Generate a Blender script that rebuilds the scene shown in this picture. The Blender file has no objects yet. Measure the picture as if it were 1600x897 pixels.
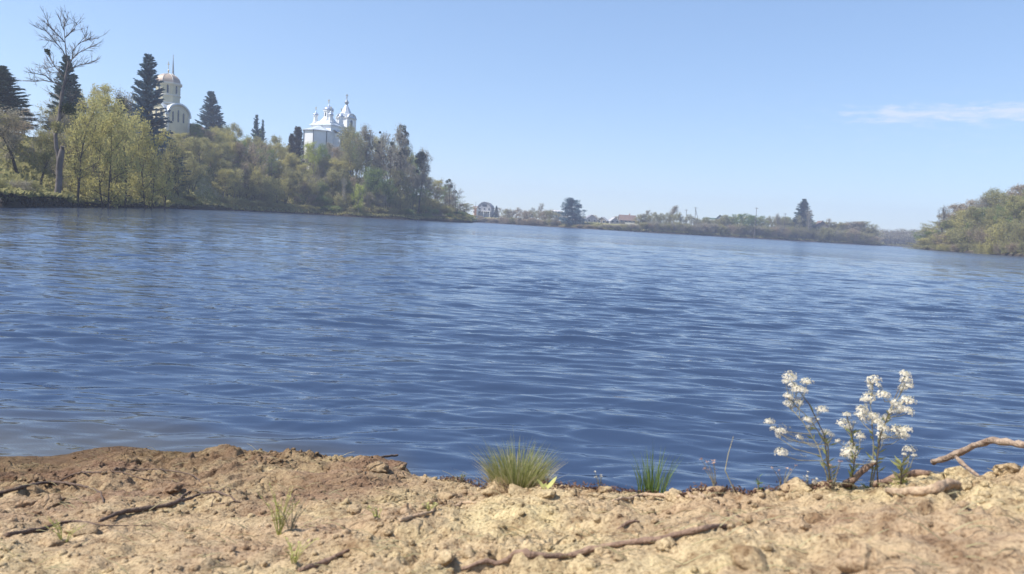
import bpy, math, random
import numpy as np
from mathutils import Vector, Matrix, Euler

random.seed(7)
R = math.radians
S = bpy.context.scene
COL = S.collection

# ------------------------------------------------------------------ camera
FPX = 1155.0                      # focal length in pixels of the 1600 px wide photograph
CAMZ = 1.2
PITCH, ROLL = 4.99, 3.35
cam_d = bpy.data.cameras.new('camera')
cam = bpy.data.objects.new('camera', cam_d); COL.objects.link(cam)
cam_d.sensor_width = 36.0
cam_d.lens = 36.0 * FPX / 1600.0
cam_d.clip_start = 0.05
cam_d.clip_end = 9000
CR = Matrix.Rotation(R(90 - PITCH), 3, 'X') @ Matrix.Rotation(R(ROLL), 3, 'Z')
cam.matrix_world = Matrix.Translation((0, 0, CAMZ)) @ CR.to_4x4()
cam_d.dof.use_dof = True
cam_d.dof.focus_distance = 6.0
cam_d.dof.aperture_fstop = 7.0
S.camera = cam

# ------------------------------------------------------------------ world, sun, exposure
SUN_EL, SUN_AZ = 52.0, -103.0      # azimuth measured from the view direction, left negative
w = bpy.data.worlds.new('World'); S.world = w; w.use_nodes = True
nt = w.node_tree; nt.nodes.clear()
sky = nt.nodes.new('ShaderNodeTexSky'); sky.sky_type = 'NISHITA'; sky.sun_disc = False
sky.sun_elevation = R(SUN_EL); sky.sun_rotation = R(SUN_AZ)
sky.altitude = 100; sky.air_density = 1.0; sky.dust_density = 0.15; sky.ozone_density = 3.2
bg = nt.nodes.new('ShaderNodeBackground'); bg.inputs['Strength'].default_value = 0.125
out = nt.nodes.new('ShaderNodeOutputWorld')
# faint streak clouds low in the sky, as a noise over the direction
tc = nt.nodes.new('ShaderNodeTexCoord')
sep = nt.nodes.new('ShaderNodeSeparateXYZ'); nt.links.new(tc.outputs['Generated'], sep.inputs[0])
def wm(op, a, b=None, c=None, clamp=False):
    n = nt.nodes.new('ShaderNodeMath'); n.operation = op; n.use_clamp = clamp
    for i, v in enumerate((a, b, c)):
        if v is None: continue
        if isinstance(v, (int, float)): n.inputs[i].default_value = v
        else: nt.links.new(v, n.inputs[i])
    return n.outputs[0]
az = wm('ARCTAN2', sep.outputs[0], sep.outputs[1])
el = wm('ARCSINE', sep.outputs[2])
comb = nt.nodes.new('ShaderNodeCombineXYZ')
nt.links.new(wm('MULTIPLY', az, 13.0), comb.inputs[0]); nt.links.new(wm('MULTIPLY', el, 60.0), comb.inputs[1])
cn = nt.nodes.new('ShaderNodeTexNoise'); cn.inputs['Scale'].default_value = 2.6
cn.inputs['Detail'].default_value = 6; cn.inputs['Roughness'].default_value = 0.68
nt.links.new(comb.outputs[0], cn.inputs['Vector'])
def bump1(v, c, wd):              # 1 at c falling to 0 at c+-wd
    return wm('SUBTRACT', 1.0, wm('DIVIDE', wm('ABSOLUTE', wm('SUBTRACT', v, c)), wd), clamp=True)
band = wm('MULTIPLY', bump1(el, 0.153, 0.017), wm('MULTIPLY', wm('SUBTRACT', az, 0.35), 9.0, clamp=True))
wisp = wm('MULTIPLY', bump1(el, 0.135, 0.07), bump1(az, 0.55, 0.5))
core = wm('MULTIPLY', wm('SUBTRACT', wm('ADD', cn.outputs[0], wm('MULTIPLY', band, 0.36)), 0.60), 3.4, clamp=True)
core = wm('MULTIPLY', core, wm('MULTIPLY', band, 2.0, clamp=True))
thin = wm('MULTIPLY', wm('MULTIPLY', wm('SUBTRACT', cn.outputs[0], 0.52), 1.6, clamp=True), wisp)
cl = wm('MULTIPLY', wm('ADD', core, thin, clamp=True), 0.62)
mix = nt.nodes.new('ShaderNodeMix'); mix.data_type = 'RGBA'
gm = nt.nodes.new('ShaderNodeGamma'); gm.inputs['Gamma'].default_value = 0.68; nt.links.new(sky.outputs[0], gm.inputs[0])
tn = nt.nodes.new('ShaderNodeMix'); tn.data_type = 'RGBA'; tn.blend_type = 'MULTIPLY'; tn.inputs[0].default_value = 1.0
nt.links.new(gm.outputs[0], tn.inputs[6]); tn.inputs[7].default_value = (1.18, 1.36, 1.62, 1)
nt.links.new(cl, mix.inputs[0]); nt.links.new(tn.outputs[2], mix.inputs[6])
mix.inputs[7].default_value = (4.7, 4.9, 5.4, 1)
nt.links.new(mix.outputs[2], bg.inputs['Color']); nt.links.new(bg.outputs[0], out.inputs[0])

sd = bpy.data.lights.new('sun', 'SUN'); sd.energy = 4.8; sd.angle = R(0.5); sd.color = (1.0, 0.95, 0.87)
sun = bpy.data.objects.new('sun', sd); COL.objects.link(sun)
sdir = Vector((math.sin(R(SUN_AZ)) * math.cos(R(SUN_EL)), math.cos(R(SUN_AZ)) * math.cos(R(SUN_EL)), math.sin(R(SUN_EL))))
sun.rotation_euler = sdir.to_track_quat('Z', 'Y').to_euler()
sun.location = (-40, -10, 60)

S.view_settings.view_transform = 'Standard'
S.view_settings.look = 'None'
S.view_settings.gamma = 1.0
S.view_settings.use_curve_mapping = False
S.view_settings.exposure = 0.6
S.cycles.use_denoising = True
S.cycles.max_bounces = 5
S.cycles.diffuse_bounces = 4
S.cycles.glossy_bounces = 2
S.cycles.transmission_bounces = 3
S.cycles.volume_bounces = 1

# ------------------------------------------------------------------ picking places
def ray(px, py):
    d = CR @ Vector((px - 800.0, 448.5 - py, -FPX)); d.normalize(); return d
def at_z(px, py, z=0.0):
    d = ray(px, py); k = (z - CAMZ) / d.z; return Vector((0, 0, CAMZ)) + d * k
def at_d(px, py, dist):           # at a ground distance from the camera
    d = ray(px, py); k = dist / math.hypot(d.x, d.y); return Vector((0, 0, CAMZ)) + d * k

# ------------------------------------------------------------------ noise
def _hash(i, j, seed):
    h = (i.astype(np.int64) * 374761393 + j.astype(np.int64) * 668265263 + seed * 1274126177) & 0xffffffff
    h = ((h ^ (h >> 13)) * 1274126177) & 0xffffffff
    h = (h ^ (h >> 16)) & 0xffffffff
    return h / 4294967295.0
def vnoise(x, y, seed=0):
    x = np.asarray(x, float); y = np.asarray(y, float)
    i = np.floor(x); j = np.floor(y); u = x - i; v = y - j
    u = u * u * u * (u * (u * 6 - 15) + 10); v = v * v * v * (v * (v * 6 - 15) + 10)
    a = _hash(i, j, seed); b = _hash(i + 1, j, seed); c = _hash(i, j + 1, seed); d = _hash(i + 1, j + 1, seed)
    return (a * (1 - u) + b * u) * (1 - v) + (c * (1 - u) + d * u) * v
def fbm(x, y, seed=0, octv=4, gain=0.5):
    s = 0; a = 1; t = 0; f = 1
    for k in range(octv):
        s = s + a * (vnoise(x * f + 17.3 * k, y * f - 9.1 * k, seed + k) * 2 - 1); t += a; a *= gain; f *= 2.03
    return s / t
def cells(x, y, seed=0):          # F1 distance of a jittered grid
    x = np.asarray(x, float); y = np.asarray(y, float)
    i = np.floor(x); j = np.floor(y); best = np.full(np.shape(x), 9.0)
    for di in (-1, 0, 1):
        for dj in (-1, 0, 1):
            ci, cj = i + di, j + dj
            dx = ci + _hash(ci, cj, seed) - x; dy = cj + _hash(ci, cj, seed + 5) - y
            best = np.minimum(best, dx * dx + dy * dy)
    return np.sqrt(best)
def sstep(a, b, x):
    t = np.clip((x - a) / (b - a), 0, 1); return t * t * (3 - 2 * t)

# ------------------------------------------------------------------ materials
MATS = {}
def new_mat(name):
    m = bpy.data.materials.new(name); m.use_nodes = True; m.node_tree.nodes.clear(); MATS[name] = m
    return m, m.node_tree
def ramp_node(t, fac, stops):
    r = t.nodes.new('ShaderNodeValToRGB'); t.links.new(fac, r.inputs[0])
    e = r.color_ramp.elements
    while len(e) < len(stops): e.new(0.5)
    for k, (p, c) in enumerate(stops): e[k].position = p; e[k].color = (*c, 1)
    return r
def mat_basic(name, c1, c2=None, scale=3.0, rough=0.8, bump=0.0, bscale=20, metal=0.0, coord='Object', spec=0.3):
    m, t = new_mat(name)
    o = t.nodes.new('ShaderNodeOutputMaterial'); b = t.nodes.new('ShaderNodeBsdfPrincipled')
    b.inputs['Roughness'].default_value = rough; b.inputs['Metallic'].default_value = metal
    b.inputs['Specular IOR Level'].default_value = spec
    t.links.new(b.outputs[0], o.inputs[0])
    co = t.nodes.new('ShaderNodeTexCoord')
    n = t.nodes.new('ShaderNodeTexNoise'); n.inputs['Scale'].default_value = scale; n.inputs['Detail'].default_value = 5
    t.links.new(co.outputs[coord], n.inputs['Vector'])
    c2 = c2 or tuple(x * 0.8 for x in c1)
    r = ramp_node(t, n.outputs[0], [(0.35, c1), (0.65, c2)])
    t.links.new(r.outputs[0], b.inputs['Base Color'])
    if bump:
        n2 = t.nodes.new('ShaderNodeTexNoise'); n2.inputs['Scale'].default_value = bscale; n2.inputs['Detail'].default_value = 4
        t.links.new(co.outputs[coord], n2.inputs['Vector'])
        bp = t.nodes.new('ShaderNodeBump'); bp.inputs['Strength'].default_value = bump; bp.inputs['Distance'].default_value = 0.01
        t.links.new(n2.outputs[0], bp.inputs['Height']); t.links.new(bp.outputs[0], b.inputs['Normal'])
    return m
def mat_leaf(name, c1, c2, c3=None, scale=0.9, trans=0.45):
    m, t = new_mat(name)
    o = t.nodes.new('ShaderNodeOutputMaterial')
    d = t.nodes.new('ShaderNodeBsdfDiffuse'); tr = t.nodes.new('ShaderNodeBsdfTranslucent'); mx = t.nodes.new('ShaderNodeMixShader')
    mx.inputs[0].default_value = trans
    co = t.nodes.new('ShaderNodeTexCoord'); n = t.nodes.new('ShaderNodeTexNoise'); n.inputs['Scale'].default_value = scale
    n.inputs['Detail'].default_value = 6; n.inputs['Roughness'].default_value = 0.7
    oi = t.nodes.new('ShaderNodeObjectInfo')
    add = t.nodes.new('ShaderNodeVectorMath'); add.operation = 'ADD'
    t.links.new(co.outputs['Object'], add.inputs[0]); t.links.new(oi.outputs['Location'], add.inputs[1])
    t.links.new(add.outputs[0], n.inputs['Vector'])
    r = ramp_node(t, n.outputs[0], [(0.3, c1), (0.52, c2), (0.72, c3 or c1)])
    t.links.new(r.outputs[0], d.inputs[0]); t.links.new(r.outputs[0], tr.inputs[0])
    t.links.new(d.outputs[0], mx.inputs[1]); t.links.new(tr.outputs[0], mx.inputs[2]); t.links.new(mx.outputs[0], o.inputs[0])
    return m

mat_leaf('leaf_yellow', (0.386, 0.351, 0.140), (0.503, 0.456, 0.176), (0.316, 0.269, 0.140))
mat_leaf('leaf_olive', (0.257, 0.252, 0.117), (0.351, 0.328, 0.147), (0.293, 0.246, 0.140))
mat_leaf('leaf_green', (0.152, 0.211, 0.082), (0.222, 0.293, 0.100), (0.222, 0.222, 0.117))
mat_leaf('leaf_bright', (0.386, 0.421, 0.117), (0.491, 0.527, 0.129), (0.351, 0.351, 0.129))
mat_leaf('leaf_brown', (0.328, 0.257, 0.182), (0.410, 0.328, 0.222), (0.281, 0.234, 0.159))
mat_leaf('leaf_grey', (0.281, 0.264, 0.199), (0.363, 0.328, 0.246), (0.257, 0.222, 0.176))
mat_leaf('needle_blue', (0.070, 0.120, 0.154), (0.120, 0.183, 0.217), (0.077, 0.127, 0.133), trans=0.1)
mat_leaf('needle_dark', (0.063, 0.098, 0.098), (0.105, 0.154, 0.140), (0.070, 0.105, 0.091), trans=0.1)
mat_leaf('thuja_leaf', (0.06, 0.055, 0.035), (0.09, 0.075, 0.045), (0.05, 0.055, 0.035), trans=0.1)
mat_leaf('mistletoe_leaf', (0.045, 0.06, 0.03), (0.07, 0.085, 0.04), (0.05, 0.055, 0.035), trans=0.15)
mat_leaf('blossom_leaf', (0.5, 0.42, 0.38), (0.34, 0.30, 0.24), (0.2, 0.2, 0.12))
mat_basic('bark_grey', (0.22, 0.19, 0.155), (0.13, 0.11, 0.095), 2.0, 0.95)
mat_basic('bark_pale', (0.29, 0.26, 0.22), (0.18, 0.155, 0.13), 2.0, 0.95)
mat_basic('bark_dark', (0.085, 0.07, 0.06), (0.05, 0.042, 0.037), 2.0, 0.95)
mat_basic('bark_birch', (0.6, 0.57, 0.52), (0.35, 0.32, 0.28), 2.5, 0.9)
mat_basic('bark_snag', (0.20, 0.17, 0.155), (0.10, 0.085, 0.08), 0.9, 0.95)
mat_basic('whitewash', (0.86, 0.85, 0.83), (0.78, 0.77, 0.76), 0.6, 0.8)
mat_basic('cream_wall', (0.62, 0.56, 0.40), (0.55, 0.50, 0.36), 0.6, 0.85)
mat_basic('cream_trim', (0.68, 0.66, 0.60), (0.6, 0.58, 0.53), 0.6, 0.8)
mat_basic('zinc_roof', (0.62, 0.66, 0.70), (0.52, 0.56, 0.60), 1.2, 0.42, metal=0.35)
mat_basic('dome_silver', (0.52, 0.58, 0.68), (0.40, 0.46, 0.58), 1.5, 0.3, metal=0.6)
mat_basic('dome_tan', (0.46, 0.36, 0.27), (0.36, 0.28, 0.23), 0.7, 0.5, metal=0.2)
mat_basic('spire_grey', (0.30, 0.32, 0.34), (0.24, 0.26, 0.28), 1.0, 0.5, metal=0.3)
mat_basic('cross_gold', (0.55, 0.48, 0.35), (0.45, 0.4, 0.3), 2.0, 0.4, metal=0.5)
mat_basic('glass_dark', (0.03, 0.04, 0.055), (0.05, 0.06, 0.08), 1.0, 0.15, spec=0.5)
mat_basic('downpipe_grey', (0.16, 0.17, 0.19), (0.12, 0.13, 0.15), 1.0, 0.5)
mat_basic('slate_roof', (0.23, 0.235, 0.26), (0.17, 0.17, 0.19), 0.8, 0.8)
mat_basic('pale_roof', (0.42, 0.42, 0.43), (0.34, 0.33, 0.34), 0.8, 0.8)
mat_basic('tile_brown', (0.20, 0.135, 0.11), (0.14, 0.10, 0.085), 0.8, 0.85)
mat_basic('roof_green', (0.06, 0.11, 0.075), (0.05, 0.085, 0.06), 0.8, 0.7)
mat_basic('brick_orange', (0.42, 0.20, 0.10), (0.34, 0.16, 0.085), 1.5, 0.9)
mat_basic('stucco_grey', (0.36, 0.36, 0.38), (0.30, 0.30, 0.32), 0.8, 0.9)
mat_basic('stucco_brown', (0.28, 0.23, 0.18), (0.22, 0.18, 0.14), 0.8, 0.9)
mat_basic('pole_wood', (0.16, 0.13, 0.11), (0.11, 0.09, 0.08), 2.0, 0.9)
mat_basic('stick_bark', (0.30, 0.20, 0.14), (0.17, 0.11, 0.08), 60, 0.9, bump=0.7, bscale=160)
mat_basic('stick_dark', (0.17, 0.115, 0.085), (0.10, 0.07, 0.055), 60, 0.9, bump=0.7, bscale=160)
mat_basic('stick_dusty', (0.50, 0.37, 0.24), (0.33, 0.22, 0.145), 50, 0.95, bump=0.8, bscale=140)
mat_basic('stick_grey', (0.40, 0.30, 0.22), (0.24, 0.165, 0.12), 60, 0.95, bump=0.8, bscale=150)
mat_basic('moss_dark', (0.10, 0.055, 0.04), (0.16, 0.09, 0.06), 60, 0.95)
mat_basic('stem_green', (0.19, 0.18, 0.12), (0.26, 0.23, 0.16), 30, 0.7)
mat_basic('stem_dark', (0.10, 0.10, 0.07), (0.14, 0.10, 0.08), 30, 0.7)
mat_leaf('petal_white', (0.80, 0.74, 0.60), (0.84, 0.79, 0.68), (0.74, 0.66, 0.47), scale=60, trans=0.3)
mat_leaf('bud_cream', (0.62, 0.55, 0.33), (0.7, 0.64, 0.42), (0.5, 0.46, 0.25), scale=60, trans=0.2)
mat_leaf('blade_olive', (0.20, 0.23, 0.08), (0.32, 0.33, 0.12), (0.48, 0.42, 0.22), scale=35, trans=0.35)
mat_leaf('blade_straw', (0.45, 0.40, 0.22), (0.52, 0.46, 0.28), (0.36, 0.30, 0.16), scale=35, trans=0.35)
mat_leaf('blade_green', (0.12, 0.19, 0.06), (0.19, 0.26, 0.08), (0.28, 0.32, 0.12), scale=35, trans=0.35)
mat_leaf('weed_pale', (0.46, 0.47, 0.16), (0.56, 0.55, 0.22), (0.42, 0.38, 0.17), scale=35, trans=0.35)
mat_leaf('dead_pink', (0.55, 0.36, 0.28), (0.62, 0.45, 0.36), (0.42, 0.26, 0.2), scale=50, trans=0.3)

def add_soil(t, co_vec, base_stops, bsdf):
    pass

def soil_material(name, damp=True):
    m, t = new_mat(name)
    o = t.nodes.new('ShaderNodeOutputMaterial'); b = t.nodes.new('ShaderNodeBsdfPrincipled')
    b.inputs['Roughness'].default_value = 0.95; b.inputs['Specular IOR Level'].default_value = 0.15
    t.links.new(b.outputs[0], o.inputs[0])
    g = t.nodes.new('ShaderNodeNewGeometry'); s = t.nodes.new('ShaderNodeSeparateXYZ'); t.links.new(g.outputs['Position'], s.inputs[0])
    def noise(sc, det=6, rough=0.6):
        n = t.nodes.new('ShaderNodeTexNoise'); n.inputs['Scale'].default_value = sc; n.inputs['Detail'].default_value = det
        n.inputs['Roughness'].default_value = rough; t.links.new(g.outputs['Position'], n.inputs['Vector']); return n.outputs[0]
    def M(op, a, bb, clamp=False):
        n = t.nodes.new('ShaderNodeMath'); n.operation = op; n.use_clamp = clamp
        for i, v in enumerate((a, bb)):
            if isinstance(v, (int, float)): n.inputs[i].default_value = v
            else: t.links.new(v, n.inputs[i])
        return n.outputs[0]
    def MIX(f, a, bb):
        n = t.nodes.new('ShaderNodeMix'); n.data_type = 'RGBA'
        for i, v in ((0, f), (6, a), (7, bb)):
            if isinstance(v, (int, float)): n.inputs[i].default_value = v
            elif isinstance(v, tuple): n.inputs[i].default_value = (*v, 1)
            else: t.links.new(v, n.inputs[i])
        return n.outputs[2]
    vo = t.nodes.new('ShaderNodeTexVoronoi'); vo.feature = 'DISTANCE_TO_EDGE'; vo.inputs['Scale'].default_value = 15; t.links.new(g.outputs['Position'], vo.inputs['Vector'])
    vs_ = t.nodes.new('ShaderNodeVectorMath'); vs_.operation = 'ADD'; nn = t.nodes.new('ShaderNodeTexNoise'); nn.inputs['Scale'].default_value = 9; nn.inputs['Detail'].default_value = 4
    t.links.new(g.outputs['Position'], nn.inputs['Vector']); sc2 = t.nodes.new('ShaderNodeVectorMath'); sc2.operation = 'SCALE'; sc2.inputs['Scale'].default_value = 0.12
    t.links.new(nn.outputs[1], sc2.inputs[0]); t.links.new(g.outputs['Position'], vs_.inputs[0]); t.links.new(sc2.outputs[0], vs_.inputs[1]); t.links.new(vs_.outputs[0], vo.inputs['Vector'])
    big = ramp_node(t, noise(2.2, 5), [(0.36, (0.53, 0.385, 0.255)), (0.50, (0.64, 0.50, 0.31)), (0.66, (0.73, 0.61, 0.355))]).outputs[0]
    mid = ramp_node(t, noise(17, 6, 0.7), [(0.34, (0.5, 0.42, 0.38)), (0.47, (0.86, 0.82, 0.8)), (0.66, (1.08, 1.06, 1.04))]).outputs[0]
    fine = ramp_node(t, noise(150, 5, 0.75), [(0.36, (0.40, 0.34, 0.30)), (0.5, (0.92, 0.91, 0.9)), (0.7, (1.1, 1.09, 1.07))]).outputs[0]
    def MUL(a, bb):
        n = t.nodes.new('ShaderNodeMix'); n.data_type = 'RGBA'; n.blend_type = 'MULTIPLY'; n.inputs[0].default_value = 1.0
        t.links.new(a, n.inputs[6])
        if isinstance(bb, tuple): n.inputs[7].default_value = (*bb, 1)
        else: t.links.new(bb, n.inputs[7])
        return n.outputs[2]
    dry = MUL(MUL(big, mid), fine)
    # older, browner crust towards the water on the left part of the bank
    nz = noise(3.1, 5)
    leftm = M('MULTIPLY', M('ADD', M('MULTIPLY', s.outputs[0], -1.6), 0.35, True), M('MULTIPLY', M('SUBTRACT', s.outputs[1], 1.5), 1.6, True), True)
    lm = M('MULTIPLY', leftm, M('MULTIPLY', M('SUBTRACT', nz, 0.28), 3.2, True))
    crust = MUL(dry, (0.43, 0.365, 0.38))
    c = MIX(M('MULTIPLY', lm, 0.95), dry, crust)
    # damp soil just above the waterline
    z = s.outputs[2]
    wet = M('SUBTRACT', 1.0, M('MULTIPLY', M('SUBTRACT', M('ADD', z, M('MULTIPLY', M('SUBTRACT', nz, 0.5), 0.34)), 0.03), 3.6, True), True)
    c = MIX(M('MULTIPLY', wet, 0.92), c, MUL(dry, (0.27, 0.235, 0.215)))
    t.links.new(c, b.inputs['Base Color'])
    bp = t.nodes.new('ShaderNodeBump'); bp.inputs['Strength'].default_value = 0.9; bp.inputs['Distance'].default_value = 0.012
    crack = M('MULTIPLY', M('MULTIPLY', vo.outputs['Distance'], 9.0, True), M('MULTIPLY', M('SUBTRACT', noise(3.7, 3), 0.42), 5.0, True))
    h = M('ADD', M('ADD', M('MULTIPLY', noise(45, 6, 0.72), 1.3), crack), M('MULTIPLY', noise(200, 4, 0.7), 0.6))
    t.links.new(h, bp.inputs['Height']); t.links.new(bp.outputs[0], b.inputs['Normal'])
    return m
soil_material('soil')

def terrain_material():
    m, t = new_mat('far_turf')
    o = t.nodes.new('ShaderNodeOutputMaterial'); b = t.nodes.new('ShaderNodeBsdfPrincipled')
    b.inputs['Roughness'].default_value = 1.0; b.inputs['Specular IOR Level'].default_value = 0.1
    t.links.new(b.outputs[0], o.inputs[0])
    g = t.nodes.new('ShaderNodeNewGeometry')
    s = t.nodes.new('ShaderNodeSeparateXYZ'); t.links.new(g.outputs['Position'], s.inputs[0])
    n = t.nodes.new('ShaderNodeTexNoise'); n.inputs['Scale'].default_value = 0.09; n.inputs['Detail'].default_value = 7; n.inputs['Roughness'].default_value = 0.65
    t.links.new(g.outputs['Position'], n.inputs['Vector'])
    r = ramp_node(t, n.outputs[0], [(0.36, (0.15, 0.17, 0.065)), (0.5, (0.23, 0.22, 0.10)), (0.62, (0.32, 0.26, 0.16))])
    n2 = t.nodes.new('ShaderNodeTexNoise'); n2.inputs['Scale'].default_value = 0.9; n2.inputs['Detail'].default_value = 5
    t.links.new(g.outputs['Position'], n2.inputs['Vector'])
    r2 = ramp_node(t, n2.outputs[0], [(0.3, (0.6, 0.6, 0.6)), (0.65, (1.15, 1.12, 1.1))])
    mx = t.nodes.new('ShaderNodeMix'); mx.data_type = 'RGBA'; mx.blend_type = 'MULTIPLY'; mx.inputs[0].default_value = 1
    t.links.new(r.outputs[0], mx.inputs[6]); t.links.new(r2.outputs[0], mx.inputs[7])
    # muddy earth right above the water
    mr = t.nodes.new('ShaderNodeMapRange'); mr.inputs[1].default_value = 0.5; mr.inputs[2].default_value = 1.1
    t.links.new(s.outputs[2], mr.inputs[0])
    mm = t.nodes.new('ShaderNodeMix'); mm.data_type = 'RGBA'; mm.inputs[6].default_value = (0.055, 0.045, 0.035, 1)
    t.links.new(mr.outputs[0], mm.inputs[0]); t.links.new(mx.outputs[2], mm.inputs[7])
    t.links.new(mm.outputs[2], b.inputs['Base Color'])
terrain_material()

def water_material():
    m, t = new_mat('lake_water')
    o = t.nodes.new('ShaderNodeOutputMaterial'); b = t.nodes.new('ShaderNodeBsdfPrincipled')
    va = t.nodes.new('ShaderNodeAttribute'); va.attribute_name = 'shallow'      # silt stirred up over the shallow bed
    sc_ = t.nodes.new('ShaderNodeMix'); sc_.data_type = 'RGBA'; sc_.inputs[6].default_value = (0.034, 0.055, 0.104, 1); sc_.inputs[7].default_value = (0.075, 0.078, 0.082, 1)
    t.links.new(va.outputs['Fac'], sc_.inputs[0]); t.links.new(sc_.outputs[2], b.inputs['Base Color'])
    b.inputs['IOR'].default_value = 1.333
    t.links.new(b.outputs[0], o.inputs[0])
    g = t.nodes.new('ShaderNodeNewGeometry')
    def noise(sx, sy, det, rough, rot, dist=0.3):
        mp = t.nodes.new('ShaderNodeMapping'); mp.inputs['Scale'].default_value = (sx, sy, 1); mp.inputs['Rotation'].default_value = (0, 0, R(rot))
        t.links.new(g.outputs['Position'], mp.inputs[0])
        n = t.nodes.new('ShaderNodeTexNoise'); n.inputs['Scale'].default_value = 1.0; n.inputs['Detail'].default_value = det
        n.inputs['Roughness'].default_value = rough; n.inputs['Distortion'].default_value = dist
        t.links.new(mp.outputs[0], n.inputs['Vector']); return n
    def M(op, a, bb, clamp=False):
        n = t.nodes.new('ShaderNodeMath'); n.operation = op; n.use_clamp = clamp
        for i, v in enumerate((a, bb)):
            if isinstance(v, (int, float)): n.inputs[i].default_value = v
            else: t.links.new(v, n.inputs[i])
        return n.outputs[0]
    ln = t.nodes.new('ShaderNodeVectorMath'); ln.operation = 'LENGTH'; t.links.new(g.outputs['Position'], ln.inputs[0])
    def far(a_, b_):
        fr = t.nodes.new('ShaderNodeMapRange'); fr.inputs[1].default_value = a_; fr.inputs[2].default_value = b_
        t.links.new(ln.outputs['Value'], fr.inputs[0]); return fr.outputs[0]
    # wind patches: ripples are steeper on the open lake than close under the bank
    patch = ramp_node(t, noise(0.035, 0.10, 4, 0.55, 6).outputs[0], [(0.35, (0.6,) * 3), (0.6, (1.0,) * 3)]).outputs[0]
    t.links.new(M('ADD', 0.025, M('MULTIPLY', M('MULTIPLY', far(22, 140), patch), 0.20)), b.inputs['Roughness'])
    # small ripples close by, as relief
    bp = t.nodes.new('ShaderNodeBump'); bp.inputs['Strength'].default_value = 1.0; bp.inputs['Distance'].default_value = 1.0
    t.links.new(M('MULTIPLY', M('ADD', M('MULTIPLY', noise(5, 17, 0, 0.5, 7).outputs[0], 0.006), M('MULTIPLY', noise(2.0, 8, 1, 0.4, -6).outputs[0], 0.016)), patch), bp.inputs['Height'])
    # chop beyond the modelled waves, as slopes of the surface
    sl = t.nodes.new('ShaderNodeVectorMath'); sl.operation = 'SUBTRACT'; t.links.new(noise(0.5, 2.6, 5, 0.72, 3).outputs[1], sl.inputs[0]); sl.inputs[1].default_value = (0.5, 0.5, 0.5)
    s2 = t.nodes.new('ShaderNodeVectorMath'); s2.operation = 'MULTIPLY'; t.links.new(sl.outputs[0], s2.inputs[0]); s2.inputs[1].default_value = (0.5, 1.6, 0.0)
    s3 = t.nodes.new('ShaderNodeVectorMath'); s3.operation = 'SCALE'; t.links.new(s2.outputs[0], s3.inputs[0]); t.links.new(M('MULTIPLY', far(14, 60), patch), s3.inputs['Scale'])
    ad = t.nodes.new('ShaderNodeVectorMath'); ad.operation = 'ADD'; t.links.new(bp.outputs[0], ad.inputs[0]); t.links.new(s3.outputs[0], ad.inputs[1])
    nm = t.nodes.new('ShaderNodeVectorMath'); nm.operation = 'NORMALIZE'; t.links.new(ad.outputs[0], nm.inputs[0])
    t.links.new(nm.outputs[0], b.inputs['Normal'])
water_material()

# ------------------------------------------------------------------ mesh helpers
def mesh_np(name, V, F, smooth=False):      # V (n,3), F (m,k) all faces same size
    me = bpy.data.meshes.new(name)
    V = np.asarray(V, np.float32); F = np.asarray(F, np.int32)
    me.vertices.add(len(V)); me.vertices.foreach_set('co', V.ravel())
    k = F.shape[1]
    me.loops.add(F.size); me.loops.foreach_set('vertex_index', F.ravel())
    me.polygons.add(len(F)); me.polygons.foreach_set('loop_start', np.arange(0, F.size, k, dtype=np.int32))
    me.polygons.foreach_set('loop_total', np.full(len(F), k, np.int32))
    if smooth: me.polygons.foreach_set('use_smooth', np.ones(len(F), bool))
    me.update(calc_edges=True)
    return me
def link(name, me, mat, parent=None, kind=None):
    o = bpy.data.objects.new(name, me); COL.objects.link(o)
    if mat and not me.materials: me.materials.append(MATS[mat])
    if parent: o.parent = parent
    if kind: o['kind'] = kind
    return o
def tag(o, label=None, cat=None, group=None, kind=None):
    if label: o['label'] = label
    if cat: o['category'] = cat
    if group: o['group'] = group
    if kind: o['kind'] = kind
    return o
def empty(name, loc=(0, 0, 0), rz=0.0):
    o = bpy.data.objects.new(name, None); COL.objects.link(o); o.location = loc; o.rotation_euler = (0, 0, rz)
    o.empty_display_size = 0.2
    return o

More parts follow.
